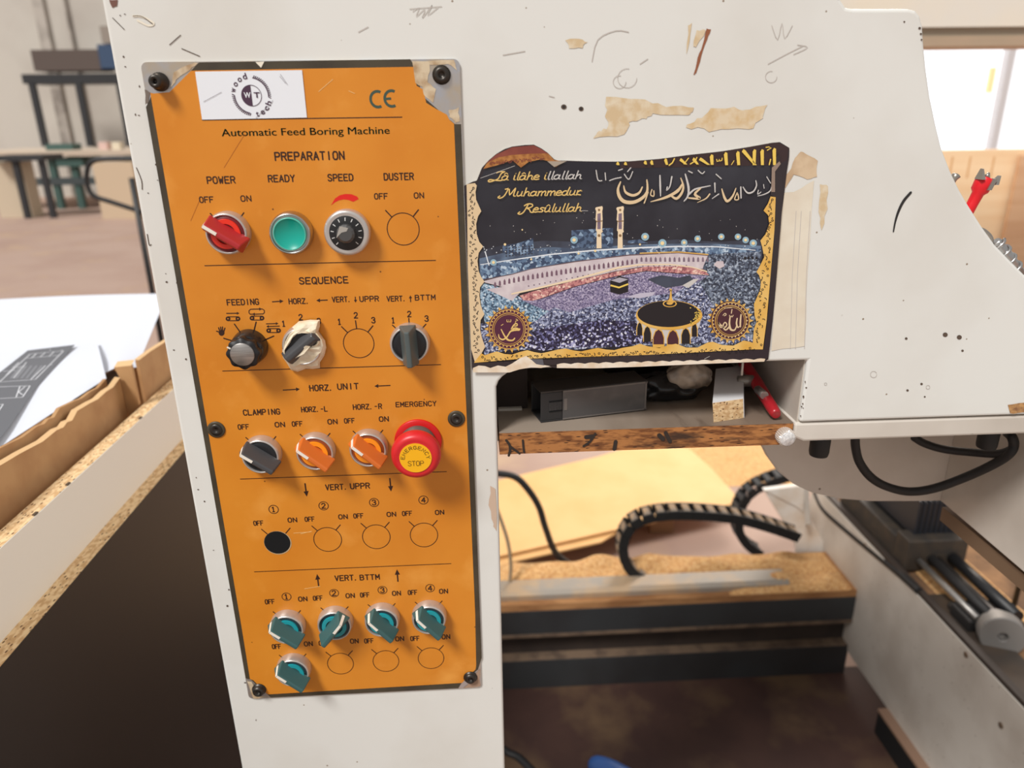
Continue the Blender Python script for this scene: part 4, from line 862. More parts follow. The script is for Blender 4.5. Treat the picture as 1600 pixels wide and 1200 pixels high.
# cap at the right end of the plank
c = P(1225, 680, 0.001); b = MB(); n = 26
b.lathe(c, [(.0068, -.001), (.0072, .004), (.0069, .0066), (.0060, .0074)], M('ridged_clear_plastic', (206, 196, 186), .25, .2), 52, wob=lambda q: 1 + .045 * (1 if math.cos(26 * q) > 0 else -1), smooth=False)
cap = b.build('ridged_cap'); tag(cap, 'small round silvery cap with ridged rim on the right end of the shelf plank', 'cap')
b = MB(); b.lathe(c, [(.0060, .0074), (.0056, .0082), (.0034, .0079), (.0026, .0086), (0, .0086)], M('frosted_cap_face', (236, 234, 232), .2, .1, c2=(190, 188, 188), scale=400), 28); b.build('cap_face', cap)
# black tool case with clear sliding window
A = U(845, 661, 'z', zs_); Bp = U(1009, 641, 'z', zs_); Cp = U(818, 644, 'z', zs_)
ex = (Bp - A); ln = ex.length; ex.normalize(); ey = Vector((-ex.y, ex.x, 0)); dp_ = max(.024, (Cp - A).length * .98); hh = .0265
zt_ = None
fr_ = lambda u, v, w: A + ex * u + ey * v + Vector((0, 0, w))
CASE = M('black_case_plastic', (44, 43, 44), .5); CASE2 = M('dark_case_top', (58, 52, 48), .55)
tc = thing('tool_case', A, 'black plastic case with a clear grey window lying on the shelf', 'case')
def fbox(b, u0, v0, w0, u1, v1, w1, m):
    return b.hexa([fr_(u0, v0, w0), fr_(u1, v0, w0), fr_(u1, v1, w0), fr_(u0, v1, w0), fr_(u0, v0, w1), fr_(u1, v0, w1), fr_(u1, v1, w1), fr_(u0, v1, w1)], m)
b = MB(); t = .0016
fbox(b, 0, 0, 0, ln, dp_, t, CASE); fbox(b, 0, 0, hh - t, ln, dp_, hh, CASE2); fbox(b, 0, 0, t, ln * .2, t, hh - t, CASE); fbox(b, 0, dp_ - t, t, ln, dp_, hh - t, CASE); fbox(b, ln - t, 0, t, ln, dp_, hh - t, CASE); fbox(b, .022, t, t, .024, dp_ - t, hh - t, BLACKM)
b.build('case_body', tc, bevel=.0005)
b = MB(); fbox(b, ln * .2, -.0006, .001, ln - .0008, .0012, hh - .0006, M('smoky_clear_window', (86, 84, 84), .18, c2=(112, 108, 104), scale=40, lo=.5, hi=.8))
for u0, w0, u1, w1 in ((ln * .2, .001, ln, .0022), (ln * .2, hh - .002, ln, hh - .0006), (ln - .002, .001, ln - .0005, hh - .0006)): fbox(b, u0, -.0009, w0, u1, -.0004, w1, M('window_edge', (112, 106, 102), .3))
fbox(b, ln * .21, -.0009, .009, ln * .24, -.0004, .019, M('window_edge', (112, 106, 102), .3))
b.build('clear_window', tc)
b = MB()
for k in range(9): fbox(b, ln * .08 + k * ln * .0125, -.0008, .0100, ln * .085 + k * ln * .0125, .0002, .0165, M('grip_rib', (74, 72, 72), .5))
fbox(b, ln * .075, -.0005, .0172, ln * .2, .0002, .0180, HOLE); fbox(b, ln * .075, -.0005, .0086, ln * .2, .0002, .0093, HOLE)
b.build('grip_ribs', tc)
# bags
def lump(name, cx, cy, cz, rx, ry, rz, m, seed, rough=.25, n=28, label=None, cat=None):
    rnd = random.Random(seed); ph = [(rnd.uniform(0, 6.28), rnd.randint(2, 7), rnd.randint(1, 6), rnd.uniform(.3, 1)) for _ in range(9)]
    vs = []; N = n
    for i in range(N + 1):
        th = math.pi * i / N
        for k in range(N * 2):
            q = math.pi * k / N
            r = 1 + rough * sum(a * math.sin(f * q + p) * math.sin(g * th + p * 1.7) for p, f, g, a in ph) / 4
            vs.append((cx + rx * r * math.sin(th) * math.cos(q), cy + ry * r * math.sin(th) * math.sin(q), max(cz + rz * r * math.cos(th), zs_ + .0003)))
    M2 = N * 2; fs = [(i * M2 + k, i * M2 + (k + 1) % M2, (i + 1) * M2 + (k + 1) % M2, (i + 1) * M2 + k) for i in range(N) for k in range(M2)]
    b = MB(); b.add(vs, fs, m, True); o = b.build(name); return tag(o, label, cat)
g = U(1048, 629, 'z', zs_)
lump('plastic_bag', g.x - .002, g.y + .012, zs_ + .011, .033, .017, .013, M('black_film', (30, 29, 30), .22), 3, label='crumpled black plastic bag on the shelf right of the black case', cat='bag')
lump('plastic_bag', g.x - .020, g.y + .052, zs_ + .024, .030, .016, .020, M('dark_grey_film', (40, 38, 36), .25), 11, label='dark crumpled bundle at the back of the shelf behind the black bag', cat='bag')
gp = P(1076, 588, .060); lump('plastic_pouch', gp.x, gp.y, gp.z, .021, .011, .012, M('milky_film', (186, 168, 150), .22, c2=(110, 98, 88), scale=60), 5, rough=.18, label='translucent grey-brown plastic pouch behind the black bag, under the poster edge', cat='bag')
# chipboard offcut
q0 = U(1115, 660, 'z', zs_); q1 = U(1162, 653, 'z', zs_); ex2 = (q1 - q0); w2 = ex2.length; ex2.normalize(); ey2 = (U(1112, 583, 'z', ztop + .018) - U(1107, 628, 'z', ztop + .018)); ey2.z = 0; ey2.normalize()
f2 = lambda u, v, w: q0 + ex2 * (u - .0025 * w / .017) + ey2 * v + Vector((0, 0, w))
hb2 = .0168
WMEL = M('white_melamine', (226, 226, 228), .35)
b = MB(); b.hexa([f2(0, 0, 0), f2(w2, 0, 0), f2(w2, .085, 0), f2(0, .085, 0), f2(0, 0, hb2), f2(w2, 0, hb2), f2(w2, .085, hb2), f2(0, .085, hb2)], CHIP)
b.hexa([f2(0, .0002, hb2), f2(w2, .0002, hb2), f2(w2, .085, hb2), f2(0, .085, hb2), f2(0, .0002, hb2 + .0006), f2(w2, .0002, hb2 + .0006), f2(w2, .085, hb2 + .0006), f2(0, .085, hb2 + .0006)], WMEL)
b.hexa([f2(w2, .0002, 0), f2(w2 + .0007, .0002, 0), f2(w2 + .0007, .085, 0), f2(w2, .085, 0), f2(w2, .0002, hb2), f2(w2 + .0007, .0002, hb2), f2(w2 + .0007, .085, hb2), f2(w2, .085, hb2)], WMEL)
o = b.build('chipboard_offcut'); tag(o, 'small white-faced chipboard offcut on the shelf beside the red handled tool', 'wood offcut')
# red handled tool
ht = thing('hand_tool', U(1190, 630, 'z', zs_), 'red handled tool with grey metal nose lying at the right end of the shelf', 'tool')
h0 = U(1212, 658, 'z', zs_); h1 = U(1165, 612, 'z', zs_)
hd = (h1 - h0); pts = [h0 + hd * t + Vector((0, 0, .0054 + .016 * t)) for t in (0, .04, .15, .35, .5, .7, .9, 1.1, 1.5, 2.2)]
REDH = M('red_tool_handle', (176, 34, 42), .3, c2=(150, 24, 34), scale=30)
b = MB(); b.tube(pts, [.0034, .0044, .0048, .0048, .0052, .0054, .0050, .0050, .0048, .0040], REDH, 18); b.build('red_handle', ht)
b = MB(); pz = h0 + hd * .42 + Vector((0, 0, .014)); b.tube([pz + Vector((-.0035, -.003, .001)) - hd * .1, pz + Vector((-.0035, -.003, .001)) + hd * .12], .0034, STEELM, 14); b.build('silver_sleeve', ht)
b = MB(); pz = h0 + hd * .72 + Vector((-.002, 0, .017)); b.tube([pz, pz + Vector((-.008, .001, 0)), pz + Vector((-.009, .001, 0)), pz + Vector((-.013, .002, 0))], [.0050, .0050, .0042, .0042], M('grey_metal', (150, 142, 134), .4, .6), 18); b.build('metal_nose', ht)
pts = [P(1161, 562, .012), P(1160, 574, .014), P(1159, 586, .016)]
b = MB(); b.tube(pts, .0009, M('white_wire', (196, 190, 182), .5), 8); o = b.build('wire_end'); tag(o, 'short white wire end hanging from the niche top beside the chipboard offcut', 'wire')
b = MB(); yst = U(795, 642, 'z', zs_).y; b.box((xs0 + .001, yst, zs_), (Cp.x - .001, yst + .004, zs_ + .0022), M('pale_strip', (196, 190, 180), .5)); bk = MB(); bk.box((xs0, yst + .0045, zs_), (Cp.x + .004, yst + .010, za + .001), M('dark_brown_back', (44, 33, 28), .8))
o = b.build('pale_strip'); tag(o, 'thin pale strip at the back of the shelf left of the black case', 'strip')
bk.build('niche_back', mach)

# ------------------------------------------------------------------ left: chipboard panels, carton, papers
cA = -.209; zA = 1.003; zB = .928
MEL = M('grey_white_melamine', (236, 230, 220), .45); BRN = M('dark_brown_laminate', (34, 21, 15), .55)
b = MB(); b.box((cA - .018, -.75, .08), (cA - .0008, .62, zA), CHIP); b.box((cA - .0008, -.75, .08), (cA, .62, zA - .0004), MEL)
for y in (.165, .105, .34): b.box((cA - .003, y, zA - .0005), (cA - .0005, y + .006, zA + .0012), M('torn_edge_flake', (90, 74, 58), .8))
o = b.build('chipboard_sheet', origin=(cA, 0, .08)); tag(o, 'grey-white faced chipboard panel standing on edge, its light raw edge uppermost', 'panel')
b = MB(); b.box((cA, -.75, .08), (cA + .0172, .58, zB), CHIP); b.box((cA + .0172, -.75, .08), (cA + .018, .58, zB - .0004), BRN)
o = b.build('chipboard_sheet', origin=(cA, .01, .08)); tag(o, 'dark brown faced chipboard panel in front of the taller grey-white one', 'panel')
WOODP = M('pallet_wood', (150, 116, 84), .8)
pl_ = thing('pallet', (-.4, 0, 0), 'low wooden pallet carrying the chipboard panels and the carton', 'pallet')
for y in (-.6, 0, .5):
    b = MB(); b.box((-.62, y, 0), (cA + .018, y + .09, .079), WOODP); b.build('bearer', pl_)
KRAFT = M('brown_cardboard', (190, 148, 102), .8, c2=(176, 132, 88), scale=24); KRIM = M('torn_cardboard_edge', (222, 184, 136), .85)
cb = thing('cardboard_box', (-.40, .2, .08), 'open brown cardboard carton with torn flaps under the white drawings', 'box')
def wallx(name, x, prof, z0, th=.005):       # upright board in the YZ plane with a torn top
    b = MB(); n = len(prof)
    b.prism([(x, y, z) for y, z in prof] + [(x, prof[-1][0], z0), (x, prof[0][0], z0)], (-th, 0, 0), KRAFT)
    for (ya, za_), (yb_, zb_) in zip(prof, prof[1:]): b.add([(x + .0006, ya, za_), (x + .0006, yb_, zb_), (x - th - .001, yb_, zb_ + .0012), (x - th - .001, ya, za_ + .0012)], [(0, 1, 2, 3)], KRIM)
    return b.build(name, cb)
cx1 = -.245
prof = []
for q in ((-90, 790), (-20, 735), (0, 727), (30, 709), (66, 690), (88, 672), (98, 668), (104, 660), (112, 657), (120, 642), (140, 630), (152, 624), (165, 612), (176, 605), (187, 590)):
    v = U(q[0], q[1], 'x', cx1); prof.append((v.y, v.z))
wallx('carton_side', cx1, prof, .6)
prof2 = [(y - .01, z + .004 + .006 * math.sin(9 * y)) for y, z in prof]
b = MB(); cx2 = cx1 - .012
b.prism([(cx2, y, z) for y, z in prof2] + [(cx2, prof2[-1][0], .6), (cx2, prof2[0][0], .6)], (-.004, 0, 0), KRAFT); b.build('inner_flap', cb)
yw = U(187, 590, 'x', cx1).y + .003
fl2 = [Vector((min(v.x, -.2292), v.y, v.z)) for v in [U(x, y, 'y', yw) for x, y in ((178, 574), (212, 571), (216, 580), (222, 600), (226, 632), (204, 652), (196, 640), (188, 592))]]
b = MB(); b.prism([v for v in fl2], (0, .005, 0), KRAFT); b.add([fl2[0], fl2[1], fl2[1] + Vector((0, .012, .004)), fl2[0] + Vector((0, .012, .004))], [(0, 1, 2, 3)], KRIM); b.build('end_flap', cb)
pr3 = []
for q in ((219, 598), (217, 580), (216, 563), (236, 548), (258, 534), (290, 515)):
    v = U(q[0], q[1], 'x', -.234); pr3.append((v.y, v.z))
wallx('end_flap', -.234, pr3[2:], .7, .004)
b = MB(); b.box((-.62, -.45, .08), (cx1 - .02, .60, .12), KRAFT); b.box((-.62, -.45, .12), (-.612, .60, .99), KRAFT); b.box((-.60, .59, .12), (cx1 - .02, .60, .99), KRAFT); b.build('carton_body', cb)
# paper sheets resting on the carton
PAPER = M('white_paper', (222, 227, 238), .6)
def sheet(name, corners, z, m, curl, nx=14, ny=14, mats=None):
    a, b_, c_, d_ = corners; b = MB(); vs = []
    for i in range(nx + 1):
        for j in range(ny + 1):
            u, v = i / nx, j / ny
            p = a * (1 - u) * (1 - v) + b_ * u * (1 - v) + c_ * u * v + d_ * (1 - u) * v
            vs.append((p.x, p.y, z + curl(u, v)))
    F_ = lambda dz: None
    lo = [(x, y, zz - .0006) for x, y, zz in vs]
    idx = lambda i, j: i * (ny + 1) + j
    b.add(vs, [(idx(i, j), idx(i + 1, j), idx(i + 1, j + 1), idx(i, j + 1)) for i in range(nx) for j in range(ny)], m, True)
    b.add(lo, [(idx(i, j), idx(i, j + 1), idx(i + 1, j + 1), idx(i + 1, j)) for i in range(nx) for j in range(ny)], m, True)
    return b, vs
zp = 1.035
c4 = [U(-40, 470, 'z', zp), U(262, 459, 'z', zp), U(214, 572, 'z', zp), U(-40, 640, 'z', zp)]
b, _ = sheet('paper', c4, zp, PAPER, lambda u, v: .003 * math.sin(3 * u) + .004 * math.exp(-((u - .86) / .05) ** 2) * v - .014 * max(0, u - .86) ** 1 * v)
o = b.build('paper_sheet'); tag(o, 'large blank white paper sheet at the back of the stack on the carton', 'paper')
zp2 = zp + .008
D4 = [U(-30, 548, 'z', zp2), U(150, 536, 'z', zp2), U(172, 590, 'z', zp2), U(-30, 790, 'z', zp2)]
D4 = [U(-60, 552, 'z', zp2), U(152, 535, 'z', zp2), U(166, 591, 'z', zp2), U(-60, 738, 'z', zp2)]
cur2 = lambda u, v: .004 * math.sin(3.1 * v) - .004 * max(0, u - .85)
b, vs = sheet('paper', D4, zp2, PAPER, cur2, 20, 16)
def on(px, py, up=.0007): 
    p = U(px, py, 'z', zp2 + .003); return Vector((p.x, p.y, zp2 + .0047 + up))
DGREY = M('printed_grey', (104, 106, 112), .6); DLINE = M('printed_white_line', (222, 224, 230), .6); DMID = M('printed_mid_grey', (132, 134, 140), .6)
b.poly([on(-40, 620), on(0, 585), (on(44, 550)), on(118, 541), on(60, 604), on(14, 672), on(-40, 740)], DGREY)
def pl(pts, w=.0012, m=DLINE, up=.0010):
    for p, q in zip(pts, pts[1:]):
        a, c_ = on(*p, up), on(*q, up); t_ = (c_ - a).normalized(); nn = Vector((-t_.y, t_.x, 0)) * w / 2
        b.add([a + nn, c_ + nn, c_ - nn, a - nn], [(0, 1, 2, 3)], m)
pl([(48, 556), (100, 551), (56, 596), (0, 600), (48, 556)]); pl([(40, 563), (92, 558)]); pl([(58, 555), (50, 562)]); pl([(71, 554), (63, 561)]); pl([(85, 552.5), (77, 560)]); pl([(30, 569), (10, 590)]); pl([(42, 569), (22, 594)]); pl([(72, 574), (48, 597)]); pl([(5, 583), (25, 582)])
pl([(-10, 608), (48, 606), (36, 624), (-14, 627)]); pl([(32, 607), (26, 624)]); pl([(40, 607), (30, 616), (36, 620)]); pl([(-10, 637), (6, 635), (-4, 650)]); pl([(22, 577), (40, 576)], .0009)
for k in range(5): pl([(40 + k * 8 - 6, 574), (22 + k * 8 - 4, 594)], .0028, DMID, .0008)
for x, y in ((79, 549.5), (97, 550), (81, 573), (22, 576)): pl([(x - 1.2, y), (x + 1.2, y)], .0022)
o = b.build('paper_sheet'); tag(o, 'white paper sheet with a grey printed technical drawing lying in front on the carton', 'paper')
# dark item under the paper
p = U(150, 608, 'z', zp - .03); b = MB(); b.tube([p + Vector((-.03, -.06, -.005)), p, p + Vector((.015, .03, .005))], .012, M('grey_roll', (96, 90, 92), .5), 14); o = b.build('grey_roll'); tag(o, 'dark grey roll showing between the drawing and the torn carton edge', 'roll')

# ------------------------------------------------------------------ machine bed behind the opening
Yb = .93
DGRAY = M('dark_grey_beam_paint', (50, 52, 54), .5, c2=(42, 41, 42), scale=6); DBR = M('dusty_dark_recess', (52, 42, 36), .8, c2=(40, 32, 28), scale=14)
DUSTY = M('dusty_ledge', (112, 92, 74), .9, c2=(84, 68, 56), scale=30)
x0b, x1b = -.05, 1.112
z1 = .242; zl1 = P(1050, 985, Yb).z; zl2 = P(1050, 1022, Yb).z
bb = MB()
bb.box((x0b, Yb, zl1), (x1b, Yb + .16, z1), DGRAY); bb.box((x0b, Yb + .03, zl2), (x1b, Yb + .16, zl1), DBR); bb.box((x0b, Yb, .012), (x1b, Yb + .16, zl2), DGRAY)
bb.box((x0b, Yb + .0005, zl2), (x1b, Yb + .03, zl2 + .001), DUSTY); bb.box((x0b, Yb - .001, zl1 - .002), (x1b, Yb + .03, zl1 + .008), DUSTY)
bb.build('bed_beam', mach, bevel=.002)
bt = MB(); bt.box((x0b, Yb + .002, z1), (x1b, Yb + .17, z1 + .018), M('dusty_bed_board', (170, 124, 80), .9, c2=(140, 96, 58), scale=40, stretch=(.3, 1, 1)))
bt.build('bed_board', mach)
zr = z1 + .018
b = MB(); b.prism([(x0b, Yb + .018, zr), (x0b, Yb + .018, zr + .014), (x0b, Yb + .03, zr + .02), (x0b, Yb + .075, zr + .02), (x0b, Yb + .075, zr)], (1.0, 0, 0), ALUD); b.build('guide_rail', mach, bevel=.001)
# side plate running towards the viewer
X2 = 1.110
sp = MB(); sp.prism([(X2, 1.22, .40), (X2, 1.22, .30), (X2, 1.12, .24), (X2, 1.0, .24), (X2, .96, .10), (X2, .92, .08), (X2, -.1, .08), (X2, -.1, .40)], (.006, 0, 0), WHITE_IN if False else GREYW)
for yy, zz in ((.93, .386), (.555, .386), (.44, .33)): sp.lathe((X2, yy, zz), [(.006, 0), (.006, .001), (.003, .002), (0, .002)], DUSTY, 14, axfr((X2, yy, zz), (-1, 0, 0)))
sp.build('side_plate', mach, bevel=.001)
b = MB(); b.box((X2 + .002, -.1, .396), (X2 + .016, 1.24, .409), M('dark_top_rail', (58, 48, 42), .6)); b.box((X2 + .016, -.1, .33), (X2 + .34, 1.22, .392), M('dusty_bed_tray', (150, 112, 78), .9, c2=(96, 72, 54), scale=12)); b.build('bed_tray', mach)
b = MB(); b.box((X2 + .016, -.1, .392), (X2 + .085, .72, .40), M('dark_slide', (62, 54, 48), .55, c2=(86, 70, 56), scale=10)); b.build('slide_way', mach)
# white bracket at the far end
yb3 = 1.12
wbk = [P(x, y, yb3) for x, y in ((1193, 765), (1258, 757), (1262, 800), (1302, 876), (1300, 894), (1254, 894), (1246, 886), (1243, 850), (1226, 818))]
b = MB(); b.prism(wbk, (0, .012, 0), M('white_bracket_paint', (232, 226, 218), .5, c2=(220, 206, 190), scale=20)); v0 = [P(1193, 765, yb3), P(1258, 757, yb3)]
b.prism([v0[0], v0[1], P(1254, 800, yb3), P(1246, 792, yb3)], (0, -.004, 0), M('white_bracket_paint', (232, 226, 218)))
b.hexa([P(1256, 757, yb3 - .03), P(1264, 757, yb3 - .03), P(1264, 757, yb3), P(1256, 757, yb3), P(1256, 700, yb3 - .03), P(1264, 700, yb3 - .03), P(1264, 700, yb3), P(1256, 700, yb3)][:4] + [P(1258, 820, yb3 - .03), P(1266, 820, yb3 - .03), P(1266, 820, yb3), P(1258, 820, yb3)], GREYW)
b.build('end_bracket', mach, bevel=.001)
# motor block, guide rods, hand wheel
zt4 = .40
mf = U(1412, 893, 'z', zt4)
MX, MY = mf.x, mf.y
MDK = M('motor_black', (24, 25, 28), .45); MGR = M('motor_flange', (52, 47, 43), .6, c2=(68, 58, 48), scale=30)
b = MB(); b.hexa([(MX - .0, MY, zt4), (MX + .135, MY, zt4), (MX + .135, MY + .05, zt4), (MX, MY + .05, zt4), (MX, MY, zt4 + .075), (MX + .135, MY, zt4 + .075), (MX + .135, MY + .05, zt4 + .075), (MX, MY + .05, zt4 + .075)], MGR)
b.box((MX, MY + .05, zt4), (MX + .03, MY + .30, zt4 + .06), MGR)
b.build('motor_flange', mach, bevel=.003)
b = MB()
b.box((MX + .03, MY + .03, zt4 + .02), (MX + .125, MY + .24, zt4 + .150), MDK)
for k in range(9): b.box((MX + .026 + k * .0115, MY + .028, zt4 + .07), (MX + .031 + k * .0115, MY + .24, zt4 + .156), M('motor_fin', (34, 37, 44), .4))
b.build('finned_motor', mach, bevel=.001)
for (ua, va), (ub, vb), r, m in (((1436, 876), (1562, 984), .0065, STEELM), ((1452, 870), (1572, 972), .010, RUBBER), ((1462, 868), (1592, 968), .0055, M('dark_rod', (80, 74, 70), .35, .7)), ((1478, 862), (1640, 985), .013, BLACK)):
    a = U(ua, va, 'z', zt4 + .03); e = U(ub, vb, 'z', zt4 + .03); e.x = a.x
    b = MB(); b.tube([a, Vector((a.x, .60, a.z))], r, m, 14); b.build('guide_rod', mach)
yk = .56
b = MB(); b.box((MX + .012, .60, .385), (MX + .085, .66, .424), M('rod_holder_black', (40, 38, 38), .6)); b.build('rod_holder', mach, bevel=.004)
kc = P(1566, 993, yk); fk = axfr(kc, (-.45, -1, .12))
b = MB(); rk = (P(1600, 993, yk) - kc).length * .92
b.lathe(kc, [(rk, -.022), (rk, .004), (rk * .95, .007), (rk * .25, .007), (rk * .2, .004), (rk * .2, -.004), (0, -.004)], M('grey_wheel_metal', (140, 136, 132), .55, .4), 48, fk, smooth=False)
b.lathe(kc, [(rk * .7, -.05), (rk * .7, -.02), (rk * .7, -.02)], M('grey_wheel_metal', (140, 136, 132)), 24, fk)
b.build('steel_hand_wheel', mach)
b = MB(); b.box((kc.x - .03, yk + .04, .395), (kc.x + .08, yk + .12, kc.z - .008), M('bearing_block', (54, 48, 44), .6)); b.build('bearing_block', mach, bevel=.006)
b = MB(); a = P(1583, 950, yk + .12); b.tube([a, Vector((a.x, a.y, zl - .05))], .005, BLACK, 10); b.build('drop_rod', mach)
b = MB(); a = P(1568, 890, .42); b.prism([P(x, y, .42) for x, y in ((1566, 872), (1610, 872), (1610, 915), (1585, 912), (1570, 898))], (0, .02, 0), M('brown_bracket', (140, 110, 84), .7)); b.build('small_bracket', mach)
# far rail of the bed on the right
b = MB(); b.box((1.40, 1.50, .0), (2.6, 1.55, .22), DGRAY); b.box((1.40, 1.48, .22), (2.6, 1.56, .245), ALU); b.build('far_bed_rail', mach, bevel=.002)
# added dark sheet imitating shade on the floor before the bed, with sawdust patches
b = MB(); b.box((xr + .002, -.25, .002), (X2 + .06, Yb + .02, .014), M('floor_shade_brown', (64, 40, 32), .75, c2=(54, 31, 25), scale=7, lo=.4, hi=.6, detail=6, c3=(90, 68, 47), s3=5.5, lo3=.5, hi3=.66)); b.build('floor_shade_sheet', mach)
# feet
b = MB(); b.box((X2 - .02, .46, 0), (X2 + .05, .74, .075), BLACKM); b.box((X2 - .022, .52, .075), (X2 + .0, .74, .082), M('foot_strip', (146, 116, 96), .8)); b.build('machine_foot', mach)
b = MB(); b.box((X2 - .02, .20, 0), (X2 + .30, .44, .05), M('floor_bracket', (150, 142, 130), .7)); b.build('machine_foot', mach)
b = MB(); b.box((xl, 0, 0), (xr, .5, .03), BLACKM); b.build('machine_foot', mach)
pts = spline([U(x, y, 'x', X2 + .004) for x, y in ((1266, 740), (1273, 765), (1287, 795), (1318, 824), (1366, 864), (1405, 896), (1436, 924))], 8)
b = MB(); b.tube(pts, .0075, RUBBER, 12); b.build('bed_cable', mach)

# energy chains
def chain(px, y, n, wd, th, label, sandy):
    pts = [P(a, b_, y) for a, b_ in px]; sp_ = spline(pts, 24)
    L = [0]
    for p, q in zip(sp_, sp_[1:]): L.append(L[-1] + (q - p).length)
    def at(s):
        for i in range(len(L) - 1):
            if L[i + 1] >= s: return sp_[i] + (sp_[i + 1] - sp_[i]) * ((s - L[i]) / max(L[i + 1] - L[i], 1e-9))
        return sp_[-1]
    root = thing('cable_chain', pts[0], label, 'cable chain')
    for k in range(n):
        p, q = at(L[-1] * k / n), at(L[-1] * (k + .97) / n); t_ = (q - p).normalized(); nn = Vector((t_.z, 0, -t_.x))
        b = MB(); Yv = Vector((0, 1, 0))
        for s0, s1 in ((0, .12), (.88, 1)):
            b.hexa([p - nn * th / 2 + Yv * wd * s0, q - nn * th / 2 + Yv * wd * s0, q - nn * th / 2 + Yv * wd * s1, p - nn * th / 2 + Yv * wd * s1, p + nn * th / 2 + Yv * wd * s0, q + nn * th / 2 + Yv * wd * s0, q + nn * th / 2 + Yv * wd * s1, p + nn * th / 2 + Yv * wd * s1], BLACKM)
        m_ = p * .75 + q * .25; m2 = p * .25 + q * .75
        for sg in (-1, 1):
            o1 = nn * th * (.5 if sg > 0 else -.5); o2 = nn * th * (.3 if sg > 0 else -.3)
            b.hexa([m_ + o2 + Yv * wd * .1, m2 + o2 + Yv * wd * .1, m2 + o2 + Yv * wd * .9, m_ + o2 + Yv * wd * .9, m_ + o1 + Yv * wd * .1, m2 + o1 + Yv * wd * .1, m2 + o1 + Yv * wd * .9, m_ + o1 + Yv * wd * .9], sandy)
        b.build('chain_link', root)
DLINK = M('dusty_link', (122, 110, 98), .8, c2=(190, 152, 110), scale=40)
chain([(1012, 908), (990, 898), (976, 875), (975, 848), (990, 822), (1020, 810), (1060, 806), (1110, 808), (1160, 814), (1210, 828), (1250, 842)], 1.0, 20, .045, .0235, 'dusty black cable chain looping forward over the machine bed', DLINK)
chain([(1190, 868), (1170, 855), (1156, 832), (1158, 800), (1172, 775), (1200, 758), (1240, 745), (1275, 735)], 1.30, 15, .05, .024, 'black cable chain curving up behind the white bracket', M('dark_link', (62, 62, 62), .7))
# sawdust heaps
def heap(name, x0, x1, y0_, y1_, z, h, label, seed, nx=90, ny=26):
    rnd = random.Random(seed); ph = [(rnd.uniform(0, 6.28), rnd.uniform(6, 60), rnd.uniform(10, 70), rnd.uniform(.3, 1)) for _ in range(12)]
    b = MB(); vs = []
    for i in range(nx + 1):
        for j in range(ny + 1):
            u, v = i / nx, j / ny; x = x0 + (x1 - x0) * u; y = y0_ + (y1_ - y0_) * v
            e = min(1, 6 * u, 6 * (1 - u)) * math.sin(math.pi * min(1, max(0, v))) ** .6
            zz = z + h * e * (.62 + .38 * sum(a * math.sin(f * x + p) * math.sin(g * y + p) for p, f, g, a in ph) / 2.2) + rnd.uniform(0, .0025) * e
            vs.append((x, y, max(zz, z - .001)))
    b.add(vs, [(i * (ny + 1) + j, (i + 1) * (ny + 1) + j, (i + 1) * (ny + 1) + j + 1, i * (ny + 1) + j + 1) for i in range(nx) for j in range(ny)], SAW, True)
    o = b.build(name); tag(o, label, 'sawdust', kind='stuff')
heap('sawdust', .1, 1.10, Yb + .076, Yb + .168, zr, .042, 'sawdust heaped along the machine bed behind the metal rail', 4)
heap('sawdust', .80, 1.10, Yb + .004, Yb + .075, zr, .026, 'sawdust spilled over the right end of the metal rail', 9, 40, 14)
heap('sawdust', 1.02, 1.9, 1.95, 2.75, .001, .022, 'loose sawdust scattered on the hall floor right of the yellow boards', 21, 50, 40)
heap('sawdust', 1.16, 1.30, .62, 1.2, .392, .03, 'sawdust in the tray beside the guide rods', 5, 24, 40)

# cables beside the column
b = MB(); pts = spline([P(x, y, 1.12) for x, y in ((740, 738), (779, 740), (806, 746), (826, 766), (842, 792), (852, 824), (866, 860), (884, 878), (906, 889), (946, 890))], 10)
b.tube(pts, .0085, BLACK, 12); o = b.build('power_cable'); tag(o, 'thick black cable arching down onto the sawdust behind the white column', 'cable')
b = MB(); pts = spline([P(x, y, 1.0) for x, y in ((770, 780), (781, 808), (793, 845), (798, 880), (797, 905), (796, 925))], 10)
b.tube(pts, .0045, M('grey_cable', (150, 132, 108), .6), 10); o = b.build('thin_cable'); tag(o, 'thin grey-brown cable hanging close beside the white column', 'cable')
b = MB(); pts = spline([U(x, y, 'z', .012) for x, y in ((770, 1160), (792, 1176), (812, 1186), (840, 1215))], 8)
b.tube(pts, .010, BLACK, 10); o = b.build('floor_cable'); tag(o, 'black cable on the dark floor at the foot of the white column', 'cable')
# blue tip
p = U(922, 1190, 'z', .05); q = U(985, 1228, 'z', .05)
b = MB(); t = (q - p); pts = [p + t * k for k in (-.02, .02, .1, .25, .5, 1, 1.6)]
b.tube(pts, [.004, .012, .019, .024, .028, .030, .030], M('blue_plastic', (48, 88, 152), .4), 18); o = b.build('plastic_tip'); tag(o, 'blue rounded plastic tip on the dark floor at the bottom of the picture', 'plastic object')
